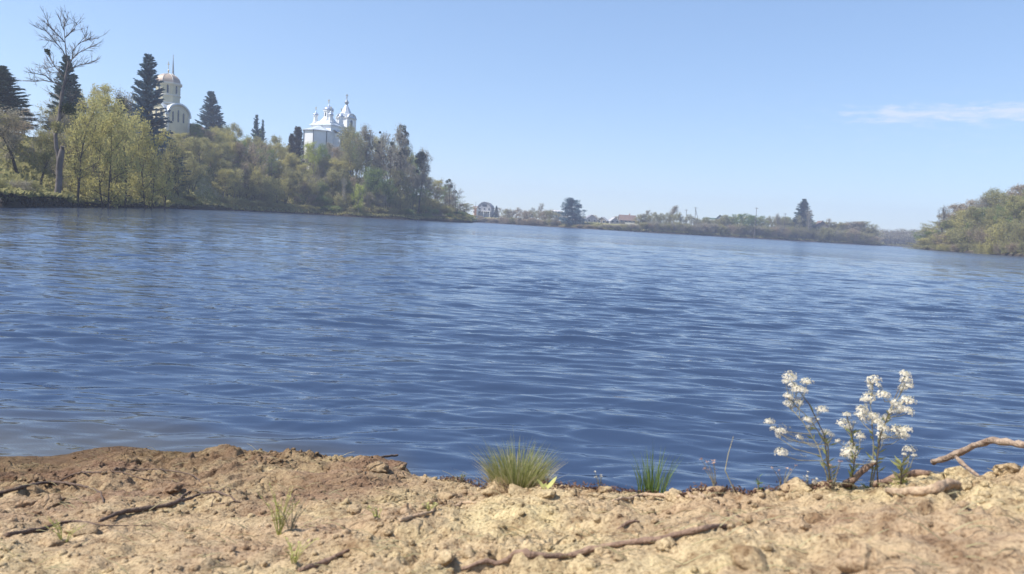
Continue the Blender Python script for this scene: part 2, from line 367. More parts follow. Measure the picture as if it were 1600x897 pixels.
class MB:
    def __init__(s): s.v = []; s.f = []
    def add(s, vs, fs):
        b = len(s.v); s.v += [tuple(p) for p in vs]; s.f += [tuple(b + i for i in f) for f in fs]; return s
    def box(s, x0, x1, y0, y1, z0, z1):
        return s.add([(x0, y0, z0), (x1, y0, z0), (x1, y1, z0), (x0, y1, z0), (x0, y0, z1), (x1, y0, z1), (x1, y1, z1), (x0, y1, z1)],
                     [(0, 3, 2, 1), (4, 5, 6, 7), (0, 1, 5, 4), (1, 2, 6, 5), (2, 3, 7, 6), (3, 0, 4, 7)])
    def lathe(s, prof, n=12, cx=0, cy=0, rot=0.0):
        m = len(prof); vs = []
        for r, z in prof:
            for k in range(n):
                a = rot + 2 * math.pi * k / n; vs.append((cx + r * math.cos(a), cy + r * math.sin(a), z))
        fs = [(i * n + k, i * n + (k + 1) % n, (i + 1) * n + (k + 1) % n, (i + 1) * n + k) for i in range(m - 1) for k in range(n)]
        fs += [tuple(range(n))[::-1], tuple((m - 1) * n + k for k in range(n))]
        return s.add(vs, fs)
    def extrude(s, poly, a, b, fn):          # poly of 2-D points, extruded between a and b through fn(u, v, w)
        n = len(poly)
        vs = [fn(u, v, a) for u, v in poly] + [fn(u, v, b) for u, v in poly]
        fs = [(k, (k + 1) % n, n + (k + 1) % n, n + k) for k in range(n)] + [tuple(range(n))[::-1], tuple(range(n, 2 * n))]
        return s.add(vs, fs)
    def tube(s, pts, rad, n=6):
        pts = [Vector(p) for p in pts]
        if isinstance(rad, (int, float)): rad = [rad] * len(pts)
        vs = []
        ref = Vector((0.3, 0.2, 1)).normalized()
        for i, p in enumerate(pts):
            t = (pts[min(i + 1, len(pts) - 1)] - pts[max(i - 1, 0)]).normalized()
            r_ = ref if abs(t.dot(ref)) < 0.95 else Vector((1, 0, 0))
            u = t.cross(r_).normalized(); v = t.cross(u)
            for k in range(n):
                a = 2 * math.pi * k / n; vs.append(p + (u * math.cos(a) + v * math.sin(a)) * rad[i])
        m = len(pts)
        fs = [(i * n + k, i * n + (k + 1) % n, (i + 1) * n + (k + 1) % n, (i + 1) * n + k) for i in range(m - 1) for k in range(n)]
        fs += [tuple(range(n))[::-1], tuple((m - 1) * n + k for k in range(n))]
        return s.add(vs, fs)
    def mesh(s, name, smooth=False):
        me = bpy.data.meshes.new(name); me.from_pydata(s.v, [], s.f); me.update()
        if smooth: me.polygons.foreach_set('use_smooth', np.ones(len(me.polygons), bool))
        return me
    def build(s, name, mat, parent=None, smooth=False, kind=None):
        return link(name, s.mesh(name, smooth), mat, parent, kind)

# ------------------------------------------------------------------ far terrain (radial shoreline about the viewpoint)
SH_PX = np.array([-1500, -400, 0, 100, 200, 265, 360, 430, 500, 538, 636, 700, 731, 739, 820, 940, 1060, 1240, 1368, 1376, 1432, 1436, 1505, 1600, 1900, 2600])
SH_R = np.array([45, 56, 72, 94, 128, 160, 205, 225, 235, 235, 250, 272, 300, 470, 430, 408, 440, 500, 520, 690, 690, 325, 280, 232, 180, 140], float)
HT_PX = np.array([-1500, 0, 120, 200, 300, 400, 500, 580, 640, 700, 731, 760, 1000, 1100, 1300, 1380, 1434, 1480, 1600, 1800, 2600])
HT = np.array([10, 9, 10, 12, 14, 14, 15, 13, 9, 5, 2.0, 2.6, 3.0, 3.0, 2.8, 2, 2.0, 4, 9, 12, 12], float)
HL = np.array([70, 62, 62, 58, 50, 50, 50, 48, 45, 40, 30, 22, 26, 26, 26, 30, 24, 26, 40, 50, 60], float)
def px_of(x, y):
    th = np.clip(np.arctan2(x, np.maximum(y, 1e-3)), -1.11, 1.0)
    return 800 + FPX * np.tan(th)
def far_z(x, y):
    x = np.asarray(x, float); y = np.asarray(y, float)
    p = px_of(x, y); r = np.hypot(x, y)
    wob = fbm(x * 0.05, y * 0.05, 3, 3) * 3.0
    sdist = r - np.interp(p, SH_PX, SH_R) + wob
    H = np.interp(p, HT_PX, HT); L = np.interp(p, HT_PX, HL)
    z = np.where(sdist < 0, np.maximum(sdist * 0.4, -1.5), 0.0)
    up = np.minimum(sdist * 0.7, 0.9) * (sdist > 0)
    z = z + up + H * sstep(0, 1, np.clip(sdist / L, 0, 1)) * (sdist > 0)
    z = z + (fbm(x * 0.12, y * 0.12, 8, 3) * 0.5 + fbm(x * 0.6, y * 0.6, 9, 2) * 0.12) * sstep(0.5, 6, sdist)
    return z
def build_terrain():
    th = np.concatenate([np.linspace(-1.5, -0.72, 60)[:-1], np.linspace(-0.72, 0.72, 620), np.linspace(0.72, 1.5, 60)[1:]])
    r = np.concatenate([np.arange(40, 340, 1.8), np.arange(340, 620, 3.0), np.arange(620, 800, 8), np.geomspace(800, 1500, 14)])
    T, RR = np.meshgrid(th, r)
    X = RR * np.sin(T); Y = RR * np.cos(T); Z = far_z(X, Y)
    # rising ground at the far end closes the view
    V = np.stack([X, Y, Z], -1).reshape(-1, 3)
    nr, ntn = X.shape; idx = np.arange(nr * ntn).reshape(nr, ntn)
    F = np.stack([idx[:-1, :-1], idx[:-1, 1:], idx[1:, 1:], idx[1:, :-1]], -1).reshape(-1, 4)[:, ::-1]
    keep = (V[F][:, :, 2].max(1) > -1.3)
    F = F[keep]
    o = link('terrain', mesh_np('terrain', V, F, True), 'far_turf', kind='structure')
build_terrain()

# ------------------------------------------------------------------ lake water with modelled waves
def build_water():
    rng = np.random.default_rng(11)
    th = np.concatenate([np.linspace(-1.62, -0.66, 50)[:-1], np.linspace(-0.66, 0.66, 560), np.linspace(0.66, 1.62, 50)[1:]])
    r = np.concatenate([np.geomspace(1.4, 60, 980), np.geomspace(60, 1480, 80)[1:]])
    T, RR = np.meshgrid(th, r)
    X = RR * np.sin(T); Y = RR * np.cos(T)
    step = np.gradient(r)[:, None] * np.ones_like(X)
    Z = np.zeros_like(X)
    amp = 0.85 + 0.55 * fbm(X * 0.22, Y * 0.35, 21, 3)
    calm = 0.75 + 0.25 * sstep(-0.35, 0.25, T)      # the left of the lake lies calmer in the lee of the wood
    wx = X + fbm(X * 0.45, Y * 0.45, 31, 2) * 0.4; wy = Y + fbm(X * 0.45, Y * 0.45, 41, 2) * 0.25
    n = 96
    lam = np.geomspace(0.07, 1.7, n)
    for k in range(n):
        L = lam[k]
        ang = rng.normal(0, 0.26) + R(-4)
        d = (math.sin(ang), math.cos(ang)); kk = 2 * math.pi / L
        slope = 0.034 * ((L / 0.36) ** -1.0 if L > 0.36 else (L / 0.17) ** 0.6 if L < 0.17 else 1.0)
        a = slope / kk
        fade = sstep(2.5, 5.0, L / step)
        Z += a * fade * np.sin(kk * (wx * d[0] + wy * d[1]) + rng.uniform(0, 6.283))
    Z *= amp * calm * 1.25
    # sharpen crests a little
    Z = Z + 2.2 * Z * np.abs(Z) / 0.06 * 0.12
    V = np.stack([X, Y, Z], -1).reshape(-1, 3)
    nr, ntn = X.shape; idx = np.arange(nr * ntn).reshape(nr, ntn)
    F = np.stack([idx[:-1, :-1], idx[:-1, 1:], idx[1:, 1:], idx[1:, :-1]], -1).reshape(-1, 4)[:, ::-1]
    me = mesh_np('lake_water', V, F, True)
    depth = np.where(RR < 9, -bank_base(X, Y), 3.0) + np.where(RR < 9, 0.10 * fbm(X * 1.3, Y * 1.3, 91, 3), 0)
    at = me.attributes.new('shallow', 'FLOAT', 'POINT'); at.data.foreach_set('value', (1 - sstep(0.0, 0.34, depth)).astype(np.float32).ravel())
    link('lake_water', me, 'lake_water', kind='structure')

# ------------------------------------------------------------------ near bank
# for a few columns of the photograph: (row, height) from the near ground to the lip, then the far side of the lip
PROF = [
 (-250, [(897, 0.52), (800, 0.36), (750, 0.18), (731, 0.0)], 0.25),
 (60,   [(897, 0.56), (800, 0.40), (750, 0.22), (725, 0.02)], 0.25),
 (200,  [(897, 0.58), (800, 0.43), (740, 0.26), (706, 0.07)], 0.35),
 (290,  [(897, 0.59), (800, 0.44), (750, 0.28), (716, 0.08)], 0.35),
 (370,  [(897, 0.60), (800, 0.47), (740, 0.32), (711, 0.15)], 0.5),
 (500,  [(897, 0.62), (800, 0.50), (750, 0.38), (720, 0.20)], 0.6),
 (610,  [(897, 0.64), (800, 0.53), (755, 0.42), (722, 0.27)], 0.8),
 (700,  [(897, 0.66), (820, 0.58), (780, 0.50), (757, 0.38)], 1.0),
 (860,  [(897, 0.69), (830, 0.64), (790, 0.58), (747, 0.53)], 1.0),
 (1000, [(897, 0.71), (830, 0.67), (795, 0.62), (770, 0.56)], 1.1),
 (1150, [(897, 0.74), (830, 0.71), (795, 0.67), (758, 0.64)], 1.2),
 (1300, [(897, 0.77), (830, 0.745), (795, 0.71), (748, 0.69)], 1.2),
 (1450, [(897, 0.80), (830, 0.785), (780, 0.76), (740, 0.73)], 1.2),
 (1600, [(897, 0.82), (830, 0.81), (770, 0.79), (730, 0.76)], 1.2),
 (1900, [(897, 0.84), (830, 0.83), (770, 0.81), (730, 0.78)], 1.2)]
YG = np.linspace(0.2, 7.0, 341)
_t = []; _rows = []
for px, pr, sl in PROF:
    ys, zs, ts = [0.2], [pr[0][1] + 0.06], []
    for py, z in pr:
        p = at_z(px, py, z); ys.append(p.y); zs.append(z); ts.append(p.x / p.y)
    ye, ze = ys[-1], zs[-1]
    drop = (ze + 0.12) / sl
    ys += [ye + 0.04, ye + 0.10, ye + 0.10 + drop, ye + 0.9 + drop, 9.0]
    zs += [ze - 0.01 * sl, ze - 0.05 * sl, -0.12, -0.45, -0.8]
    row = np.interp(YG, ys, zs)
    kern = np.ones(5) / 5; row = np.convolve(np.pad(row, 2, mode='edge'), kern, 'valid')
    _t.append(np.mean(ts)); _rows.append(row)
_t = np.array(_t); _rows = np.array(_rows)
def bank_base(x, y):
    x = np.asarray(x, float); y = np.asarray(y, float)
    t = np.clip(x / np.maximum(y, 0.35), _t[0], _t[-1])
    fi = np.interp(t, _t, np.arange(len(_t))); i0 = np.clip(np.floor(fi).astype(int), 0, len(_t) - 2); f = fi - i0
    f = f * f * (3 - 2 * f)
    yi = np.clip((y - YG[0]) / (YG[1] - YG[0]), 0, len(YG) - 1.001); j0 = np.floor(yi).astype(int); g = yi - j0
    a = _rows[i0, j0] * (1 - g) + _rows[i0, j0 + 1] * g
    b = _rows[i0 + 1, j0] * (1 - g) + _rows[i0 + 1, j0 + 1] * g
    return a * (1 - f) + b * f
def bank_z(x, y, detail=True):
    x = np.asarray(x, float); y = np.asarray(y, float)
    z = bank_base(x, y)
    land = sstep(-0.05, 0.12, z)
    u = x + 0.05 * fbm(x * 4, y * 4, 51, 2); v = y + 0.05 * fbm(x * 4, y * 4, 52, 2)
    z = z + land * (0.026 * fbm(u * 2.6, v * 2.6, 60, 3) + 0.016 * fbm(u * 9, v * 9, 61, 3))
    if detail:
        rough = 0.45 + 0.55 * sstep(-0.3, 0.5, fbm(x * 1.7, y * 1.7, 66, 2))
        c1 = np.maximum(0, 0.62 - cells(u * 13, v * 13, 70)); c2 = np.maximum(0, 0.6 - cells(u * 30, v * 30, 71))
        msk = sstep(0.40, 0.62, vnoise(u * 6.1, v * 6.1, 73))
        z = z + land * rough * (0.026 * c1 * msk + 0.024 * c2 * (0.3 + 0.7 * vnoise(u * 11, v * 11, 74)) + 0.008 * np.maximum(0, 0.6 - cells(u * 62, v * 62, 75)) + 0.010 * fbm(u * 34, v * 34, 72, 4, 0.65) - 0.016 * sstep(0.55, 0.75, vnoise(u * 19, v * 19, 79)))
        # cracked, ledge-like crust on the left
        lf = sstep(0.1, -0.6, x) * sstep(1.6, 2.2, y)
        q = fbm(u * 3.2, v * 7.5, 77, 4)
        z = z + land * lf * 0.035 * (np.floor(q * 4) / 4 + sstep(0.35, 0.5, (q * 4) % 1.0) * 0.25)
    return z
def build_bank():
    xs = np.concatenate([-np.geomspace(400, 3.4, 30)[:-1], np.arange(-3.4, -1.6, 0.009), np.arange(-1.6, 1.7, 0.0055), np.geomspace(1.7, 400, 40)])
    ys = np.concatenate([-np.geomspace(400, 0.5, 24)[:-1], np.arange(-0.5, 0.7, 0.03), np.arange(0.7, 2.3, 0.0055), np.arange(2.3, 4.2, 0.009), np.geomspace(4.2, 12, 16)])
    X, Y = np.meshgrid(xs, ys); Z = bank_z(X, Y)
    V = np.stack([X, Y, Z], -1).reshape(-1, 3)
    nr, nc = X.shape; idx = np.arange(nr * nc).reshape(nr, nc)
    F = np.stack([idx[:-1, :-1], idx[:-1, 1:], idx[1:, 1:], idx[1:, :-1]], -1).reshape(-1, 4)
    # faces deep under water and hidden are dropped
    zf = V[F][:, :, 2].max(1); F = F[zf > -0.4]
    used = np.unique(F); remap = np.zeros(len(V), np.int64); remap[used] = np.arange(len(used))
    link('ground', mesh_np('ground', V[used], remap[F], True), 'soil', kind='structure')
    print('ground faces', len(F))
build_bank()
build_water()
def on_bank(px, py):              # where the sight line meets the bank
    for step in range(30):            # a sight line that passes over the lip is lowered until it meets land
        p = _hit(px, py + 2.5 * step)
        if p.z > 0.02 and p.y < 4.2: break
    return p
def _hit(px, py):
    d = ray(px, py); o = Vector((0, 0, CAMZ))
    k = np.arange(0.4, 5.0, 0.008)
    X = d.x * k; Y = d.y * k; Z = CAMZ + d.z * k
    H = np.maximum(bank_z(X, Y), 0.0)
    hit = np.nonzero(Z <= H)[0]
    kk = k[hit[0]] if len(hit) else 6.0
    return Vector((d.x * kk, d.y * kk, CAMZ + d.z * kk))
def gz(x, y): return float(bank_z(np.array([x]), np.array([y]))[0])


# ------------------------------------------------------------------ trees
def tubes_np(segs, n=3):          # segs (m,8): p0 p1 r0 r1 -> open prisms
    s = np.asarray(segs, float); p0, p1 = s[:, :3], s[:, 3:6]; r0, r1 = s[:, 6], s[:, 7]
    t = p1 - p0; t /= np.maximum(np.linalg.norm(t, axis=1, keepdims=True), 1e-6)
    ref = np.where(np.abs(t[:, 2:3]) > 0.9, np.array([[1.0, 0, 0]]), np.array([[0, 0, 1.0]]))
    u = np.cross(t, ref); u /= np.linalg.norm(u, axis=1, keepdims=True); v = np.cross(t, u)
    V = np.zeros((len(s), 2 * n, 3))
    for k in range(n):
        a = 2 * math.pi * k / n; d = u * math.cos(a) + v * math.sin(a)
        V[:, k] = p0 + d * r0[:, None]; V[:, n + k] = p1 + d * r1[:, None]
    base = (np.arange(len(s)) * 2 * n)[:, None]
    F = np.concatenate([base + np.array([[k, (k + 1) % n, n + (k + 1) % n, n + k]]) for k in range(n)], 0)
    return V.reshape(-1, 3), F
def quads_np(P, size, rng, flat=0.0, aspect=0.6):   # leaf quads with random orientation
    n = len(P); a = rng.normal(size=(n, 3)); a[:, 2] *= (1 - flat * 0.7); a /= np.linalg.norm(a, axis=1, keepdims=True)
    b = rng.normal(size=(n, 3)); b -= a * (a * b).sum(1, keepdims=True); b /= np.linalg.norm(b, axis=1, keepdims=True)
    s = (size * rng.uniform(0.6, 1.35, n))[:, None]
    c = P
    V = np.stack([c - a * s, c - b * s * aspect, c + a * s, c + b * s * aspect], 1)
    return V.reshape(-1, 3), np.arange(n * 4).reshape(n, 4)

def deciduous(seed, h=12.0, width=8.0, clear=0.2, limbs=16, twigs=5, leaf=0.125, leaves=6000, shape='oval', stems=1, lean=0.0, upward=0.68, clump=0.33, extra_twigs=1.0):
    rng = np.random.default_rng(seed)
    segs = []; ends = []
    def chain(p, d, L, r0, r1, n, wob, up):
        pts = [p.copy()]; d = d / np.linalg.norm(d)
        for i in range(n):
            d = d + rng.normal(0, wob, 3) + np.array([0, 0, up]); d /= np.linalg.norm(d)
            q = pts[-1] + d * L / n
            a = r0 + (r1 - r0) * i / n; b = r0 + (r1 - r0) * (i + 1) / n
            segs.append((*pts[-1], *q, a, b)); pts.append(q)
        return pts, d
    def env(f):                   # crown half-width at relative height f
        if shape == 'oval': return math.sin(math.pi * min(max((f - clear) / (1.02 - clear), 0.02), 1) ** 0.75) ** 0.6
        if shape == 'spread': return max(0.1, (1 - ((f - 0.55) / 0.5) ** 2)) ** 0.5
        if shape == 'dome': return max(0.05, 1 - f ** 2.2) ** 0.5
        if shape == 'narrow': return 0.9 * math.sin(math.pi * min(max(f * 0.9 + 0.08, 0), 1)) ** 0.4
    for st in range(stems):
        base = np.array([0, 0, -0.3]) if stems == 1 else np.array([*(rng.normal(0, width * 0.05 + 0.1, 2)), -0.3])
        d0 = np.array([rng.normal(0, 0.05) + lean, rng.normal(0, 0.05), 1.0])
        if stems > 1: d0[:2] += rng.normal(0, 0.35 if shape == 'dome' else 0.16, 2)
        hh = h * rng.uniform(0.8, 1.0) if stems > 1 else h * 0.93
        r = 0.021 * h / stems ** 0.45
        tp, _ = chain(base, d0, hh, r, r * 0.12, 9, 0.055, 0.03)
        tp = np.array(tp)
        nl = max(3, limbs // stems)
        for i in range(nl):
            f = clear + (0.97 - clear) * ((i + rng.uniform(0, 1)) / nl)
            k = f * 9; i0 = min(int(k), 8); p = tp[i0] * (1 - (k - i0)) + tp[i0 + 1] * (k - i0)
            a = i * 2.4 + rng.uniform(-0.6, 0.6)
            L = width * 0.5 * env(f) * rng.uniform(0.65, 1.15) + 0.3
            el = upward + (f - 0.5) * 0.5 + rng.normal(0, 0.18)
            d = np.array([math.cos(a) * math.cos(el), math.sin(a) * math.cos(el), math.sin(el)])
            rr = max(r * (1 - f) * 0.55, 0.025)
            lp, dd = chain(p, d, L, rr, 0.016, 4, 0.12, 0.07)
            for j in range(twigs):
                g = rng.uniform(0.25, 1.0) * 4; j0 = min(int(g), 3); q = lp[j0] + (lp[j0 + 1] - lp[j0]) * (g - j0)
                d2 = dd + rng.normal(0, 0.65, 3) + np.array([0, 0, 0.25])
                L2 = L * rng.uniform(0.22, 0.5) + 0.25
                sp, d3 = chain(q, d2, L2, 0.022, 0.010, 3, 0.15, 0.06)
                for m in range(int(4 * extra_twigs)):
                    g = rng.uniform(0.2, 1.0) * 3; j0 = min(int(g), 2); q2 = sp[j0] + (sp[j0 + 1] - sp[j0]) * (g - j0)
                    d4 = d3 + rng.normal(0, 0.7, 3) + np.array([0, 0, 0.2])
                    tpz, _ = chain(q2, d4, rng.uniform(0.35, 0.9) * h / 12, 0.012, 0.006, 2, 0.2, 0.04)
                    ends.append(tpz[1]); ends.append(tpz[2])
    ends = np.array(ends); s = h / ends[:, 2].max()
    V, F = tubes_np(segs, 3)
    V *= s; ends *= s
    lm = None
    if leaves:
        keepc = rng.uniform(size=len(ends)) > 0.12
        e = ends[keepc]; idx = rng.integers(0, len(e), leaves)
        P = e[idx] + rng.normal(0, clump, (leaves, 3))
        P = P[P[:, 2] > 0.1]
        LV, LF = quads_np(P, leaf, rng)
        lm = mesh_np('crown', LV, LF)
    return mesh_np('trunk', V, F), lm, h, width

def spruce(seed, h=16.0, width=7.0, layers=34, per=13, needle=0.27, ragged=0.26, blunt=0.8):
    rng = np.random.default_rng(seed); segs = []; P = []; 
    segs.append((0, 0, -0.3, 0, 0, h * 0.5, 0.018 * h, 0.011 * h)); segs.append((0, 0, h * 0.5, 0, 0, h, 0.011 * h, 0.02))
    A = []; S_ = []
    for i in range(layers):
        for k in range(per):
            f = (i + rng.uniform(-.3, 1.3)) / layers; f = min(max(f, 0.0), 0.99); z = h * (0.06 + 0.93 * f)
            L0 = width * 0.5 * (1 - f) ** blunt + 0.18
            if rng.uniform() < ragged * 0.45: continue
            a = rng.uniform(0, 6.283); L = L0 * rng.uniform(1 - ragged * 1.3, 1.08)
            dz = -0.12 + 0.6 * f + rng.normal(0, 0.08)
            x, y = math.cos(a), math.sin(a)
            tip = np.array([x * L, y * L, z + L * dz + 0.12 * L])
            mid = np.array([x * L * 0.55, y * L * 0.55, z + L * dz * 0.75])
            segs.append((0, 0, z, *mid, 0.05, 0.03)); segs.append((*mid, *tip, 0.03, 0.012))
            n = int(10 + L * 9)
            t = rng.uniform(0.12, 1.0, n)
            c = np.where(t[:, None] < 0.55, np.array([0, 0, z]) + (mid - np.array([0, 0, z])) * (t[:, None] / 0.55), mid + (tip - mid) * ((t[:, None] - 0.55) / 0.45))
            side = np.array([-y, x, 0]); wd = (0.10 + 0.20 * L) * (1.05 - t)
            c = c + side * (rng.uniform(-1, 1, n) * wd)[:, None] + np.array([0, 0, -1.0]) * (np.abs(rng.normal(0, 0.14, n)))[:, None]
            P.append(c)
            dd = np.array([x, y, dz * 0.8]) + side * rng.uniform(-0.9, 0.9, n)[:, None] + rng.normal(0, 0.25, (n, 3)); A.append(dd)
    P = np.concatenate(P); A = np.concatenate(A); A /= np.linalg.norm(A, axis=1, keepdims=True)
    n = len(P); B = rng.normal(size=(n, 3)); B -= A * (A * B).sum(1, keepdims=True); B /= np.linalg.norm(B, axis=1, keepdims=True)
    s = (needle * rng.uniform(0.7, 1.4, n))[:, None]
    V = np.stack([P - A * s, P - B * s * 0.42, P + A * s * 1.2, P + B * s * 0.42], 1).reshape(-1, 3)
    TV, TF = tubes_np(segs, 4)
    return mesh_np('trunk', TV, TF), mesh_np('crown', V, np.arange(n * 4).reshape(n, 4)), h, width

def pine(seed, h=15.0, width=15.0, pads=125):
    rng = np.random.default_rng(seed); segs = []; P = []
    for st in range(3):
        b = np.array([rng.normal(0, 0.8), rng.normal(0, 0.8), -0.3]); top = np.array([[-0.6, 0, h], [2.6, .5, h * 0.80], [-2.6, -.4, h * 0.68]][st])
        pts = [b + (top - b) * t + np.array([math.sin(t * 4) * 0.4, 0, 0]) for t in np.linspace(0, 1, 6)]
        for i in range(5): segs.append((*pts[i], *pts[i + 1], 0.32 * (1 - i / 5.5), 0.32 * (1 - (i + 1) / 5.5)))
        for k in range((pads * 7 // 10, pads // 6, pads // 6)[st]):
            f = rng.uniform(0.02, 1.0) ** 1.25; o = b + (top - b) * f
            L = (width * 0.46 * (1.06 - f) ** 0.6) * rng.uniform(0.3, 1.08) * (1 if st == 0 else 0.6)
            a = rng.uniform(0, 6.283); tip = o + np.array([math.cos(a) * L, math.sin(a) * L, L * rng.uniform(0.02, 0.45)])
            segs.append((*o, *tip, 0.09, 0.03))
            rr = rng.uniform(0.8, 1.45)
            for t in (0.55, 1.0):
                c = o + (tip - o) * t; m = 120
                q = rng.normal(size=(m, 3)); q /= np.linalg.norm(q, axis=1, keepdims=True)
                P.append(c + q * np.array([rr, rr, rr * 0.8]) * rng.uniform(0.5, 1.0, (m, 1)))
    P = np.concatenate(P); P = P[P[:, 2] > 0.1]
    V, F = quads_np(P, 0.2, rng, 0.0, 0.35); TV, TF = tubes_np(segs, 5)
    return mesh_np('trunk', TV, TF), mesh_np('crown', V, F), h, width

PROTO = {
 'oval0': deciduous(1, 12, 8, 0.18), 'oval1': deciduous(2, 12, 9, 0.22, shape='spread'), 'oval2': deciduous(3, 12, 7.5, 0.15, stems=2),
 'oval3': deciduous(4, 12, 9, 0.12, limbs=20, stems=3), 'tall0': deciduous(5, 14, 6.5, 0.38, upward=0.75), 'tall1': deciduous(6, 14, 6, 0.35, stems=2, upward=0.8),
 'thin0': deciduous(7, 12, 8, 0.25, leaves=3200, extra_twigs=2.0), 'thin1': deciduous(8, 12, 9, 0.3, leaves=2600, extra_twigs=2.2, shape='spread', stems=2),
 'bare0': deciduous(9, 12, 8, 0.2, leaves=1100, extra_twigs=3.2), 'bare1': deciduous(10, 12, 7, 0.2, leaves=900, extra_twigs=3.2, stems=3, upward=0.8),
 'bush0': deciduous(11, 5, 7, 0.03, limbs=36, stems=7, shape='dome', leaves=7000, leaf=0.11, clump=0.3), 'bush1': deciduous(12, 5, 8, 0.03, limbs=40, stems=9, shape='dome', leaves=4200, leaf=0.10, clump=0.25, extra_twigs=1.8),
 'bush2': deciduous(13, 4, 7, 0.02, limbs=40, stems=10, shape='dome', leaves=5200, leaf=0.10, clump=0.3),
 'narrow0': deciduous(14, 14, 4, 0.12, limbs=26, shape='narrow', upward=1.0, leaves=5500),
 'birch0': deciduous(15, 12, 4.5, 0.2, limbs=18, shape='narrow', upward=0.8, leaves=2600),
 'spruce0': spruce(21, 16, 7.4), 'spruce1': spruce(22, 16, 8.5, ragged=0.36, blunt=0.74), 'spruce2': spruce(23, 14, 6, layers=22, per=10, ragged=0.5, blunt=0.8),
 'thuja0': spruce(24, 8, 3.2, layers=30, per=10, needle=0.14, ragged=0.12, blunt=0.45), 'pine0': pine(25),
}
TREES = []                        # (root, label parts) so that look-alikes get a place from the left
KNAME = {'o': 'broadleaf_tree', 't': 'broadleaf_tree', 'n': 'poplar_tree', 's': 'spruce_tree', 'p': 'pine_tree'}
def tree(kind, x, y, h, wid, leafm, bark='bark_grey', name='broadleaf_tree', cat='tree', label=None, group=None, key=None, rz=None, px=None, z=None, lean=0.0):
    tm, lm, ph, pw = PROTO[kind]
    z = float(far_z(x, y)) if z is None else z
    root = empty(name, (x, y, z - 0.15), random.uniform(0, 6.28) if rz is None else rz)
    root.scale = (wid / pw, wid / pw, h / ph)
    if lean: root.rotation_euler = (0, lean, root.rotation_euler.z)
    for nm, me, mt in (('trunk', tm, bark), ('crown', lm, leafm)):
        if me is None: continue
        if not me.materials: me.materials.append(MATS[mt])
        o = bpy.data.objects.new(nm, me); COL.objects.link(o); o.parent = root
        o.material_slots[0].link = 'OBJECT'; o.material_slots[0].material = MATS[mt]
    root['category'] = cat
    if label: root['label'] = label
    if group: root['group'] = group
    if key: TREES.append((root, key, px if px is not None else float(px_of(x, y))))
    return root
def tree_px(px, top, dist, wpx, kind, leafm, bark='bark_grey', **kw):     # place a tree by its column, its top row and its distance
    p = at_d(px, top, dist); z = float(far_z(p.x, p.y))
    h = max(p.z - z, 1.5)
    return tree(kind, p.x, p.y, h, max(wpx * dist / FPX, h * (0.5 if kind[:4] in ('oval', 'thin', 'bare') else 0)), leafm, bark, px=px, **kw)

def horizon(px): return 300.6 + 0.0585 * px
TOPX = [-200, -60, 0, 30, 60, 100, 150, 200, 235, 262, 290, 330, 370, 410, 440, 455, 475, 530, 560, 600, 640, 662, 690, 715, 735]
TOPY = [150, 170, 165, 160, 168, 150, 128, 155, 188, 200, 198, 188, 188, 205, 218, 228, 227, 218, 198, 205, 222, 262, 282, 305, 332]
SEG = [(-400, 62, 'left of the dead tree'), (62, 132, 'by the dead tree'), (132, 205, 'left of the largest spruce'),
       (205, 300, 'below the domed chapel'), (300, 380, 'right of the domed chapel'), (380, 460, 'left of the white church'),
       (460, 560, 'below the white church'), (560, 645, 'right of the white church'), (645, 745, 'near the wood\'s tip')]
ROWS = ['at the waterline', 'mid-slope', 'along the hilltop']
CNAME = {'leaf_yellow': 'yellow-green', 'leaf_olive': 'olive', 'leaf_green': 'green', 'leaf_bright': 'bright lime', 'leaf_brown': 'brownish bare', 'leaf_grey': 'grey twiggy'}
rg = random.Random(5)
def fill_row(x0, x1, step, row, kinds, frac, dr, colours, wk=(34, 52), barks=('bark_grey',), skip=()):
    px = x0
    while px < x1:
        q = px + rg.uniform(-0.3, 0.3) * step
        px += step * rg.uniform(0.8, 1.2)
        if any(a < q < b for a, b in skip): continue
        shore = float(np.interp(q, SH_PX, SH_R))
        dist = shore + dr * rg.uniform(0.75, 1.25)
        ty = float(np.interp(q, TOPX, TOPY)); hy = horizon(q) + 8
        top = hy - (hy - ty) * frac * rg.uniform(0.9, 1.04)
        cm = colours(q); kd = rg.choice(kinds)
        wpx = rg.uniform(*wk) * (95 / dist) ** 0.35
        sg = next((s[2] for s in SEG if s[0] <= q < s[1]), 'at the far left')
        word = 'bush' if kd.startswith('bush') else 'tree'
        tree_px(q, top, dist, wpx, kd, cm, rg.choice(barks), name='willow_bush' if word == 'bush' else 'broadleaf_tree', cat=word, key=(CNAME[cm], word, ROWS[row], sg))
def pal(*ws):                     # weighted palette by column
    def f(q):
        names, wts = zip(*ws); return rg.choices(names, wts)[0]
    return f
def left_col(q):
    if q < 90: return rg.choices(['leaf_grey', 'leaf_olive', 'leaf_brown', 'leaf_yellow'], [3, 3, 2, 2])[0]
    if q < 290: return rg.choices(['leaf_yellow', 'leaf_olive', 'leaf_brown', 'leaf_grey'], [6, 3, 1.5, 1])[0]
    if q < 480: return rg.choices(['leaf_olive', 'leaf_yellow', 'leaf_brown', 'leaf_green'], [5, 4, 1.6, 1])[0]
    return rg.choices(['leaf_olive', 'leaf_green', 'leaf_grey', 'leaf_brown', 'leaf_yellow'], [5, 4, 2, 1, 1.5])[0]
OV = ['oval0', 'oval1', 'oval2', 'oval3']
# back row along the hilltop, gaps kept where the chapel and the church stand clear
fill_row(-40, 250, 19, 2, OV + ['thin0', 'thin1'], 1.0, 52, left_col, (44, 62), skip=((40, 62), (232, 262)))
fill_row(300, 462, 18, 2, OV + ['thin0'], 1.0, 52, left_col, (40, 54))
fill_row(548, 735, 15, 2, ['oval2', 'tall0', 'thin0', 'thin1', 'bare0', 'tall1'], 1.0, 44, left_col, (36, 48))
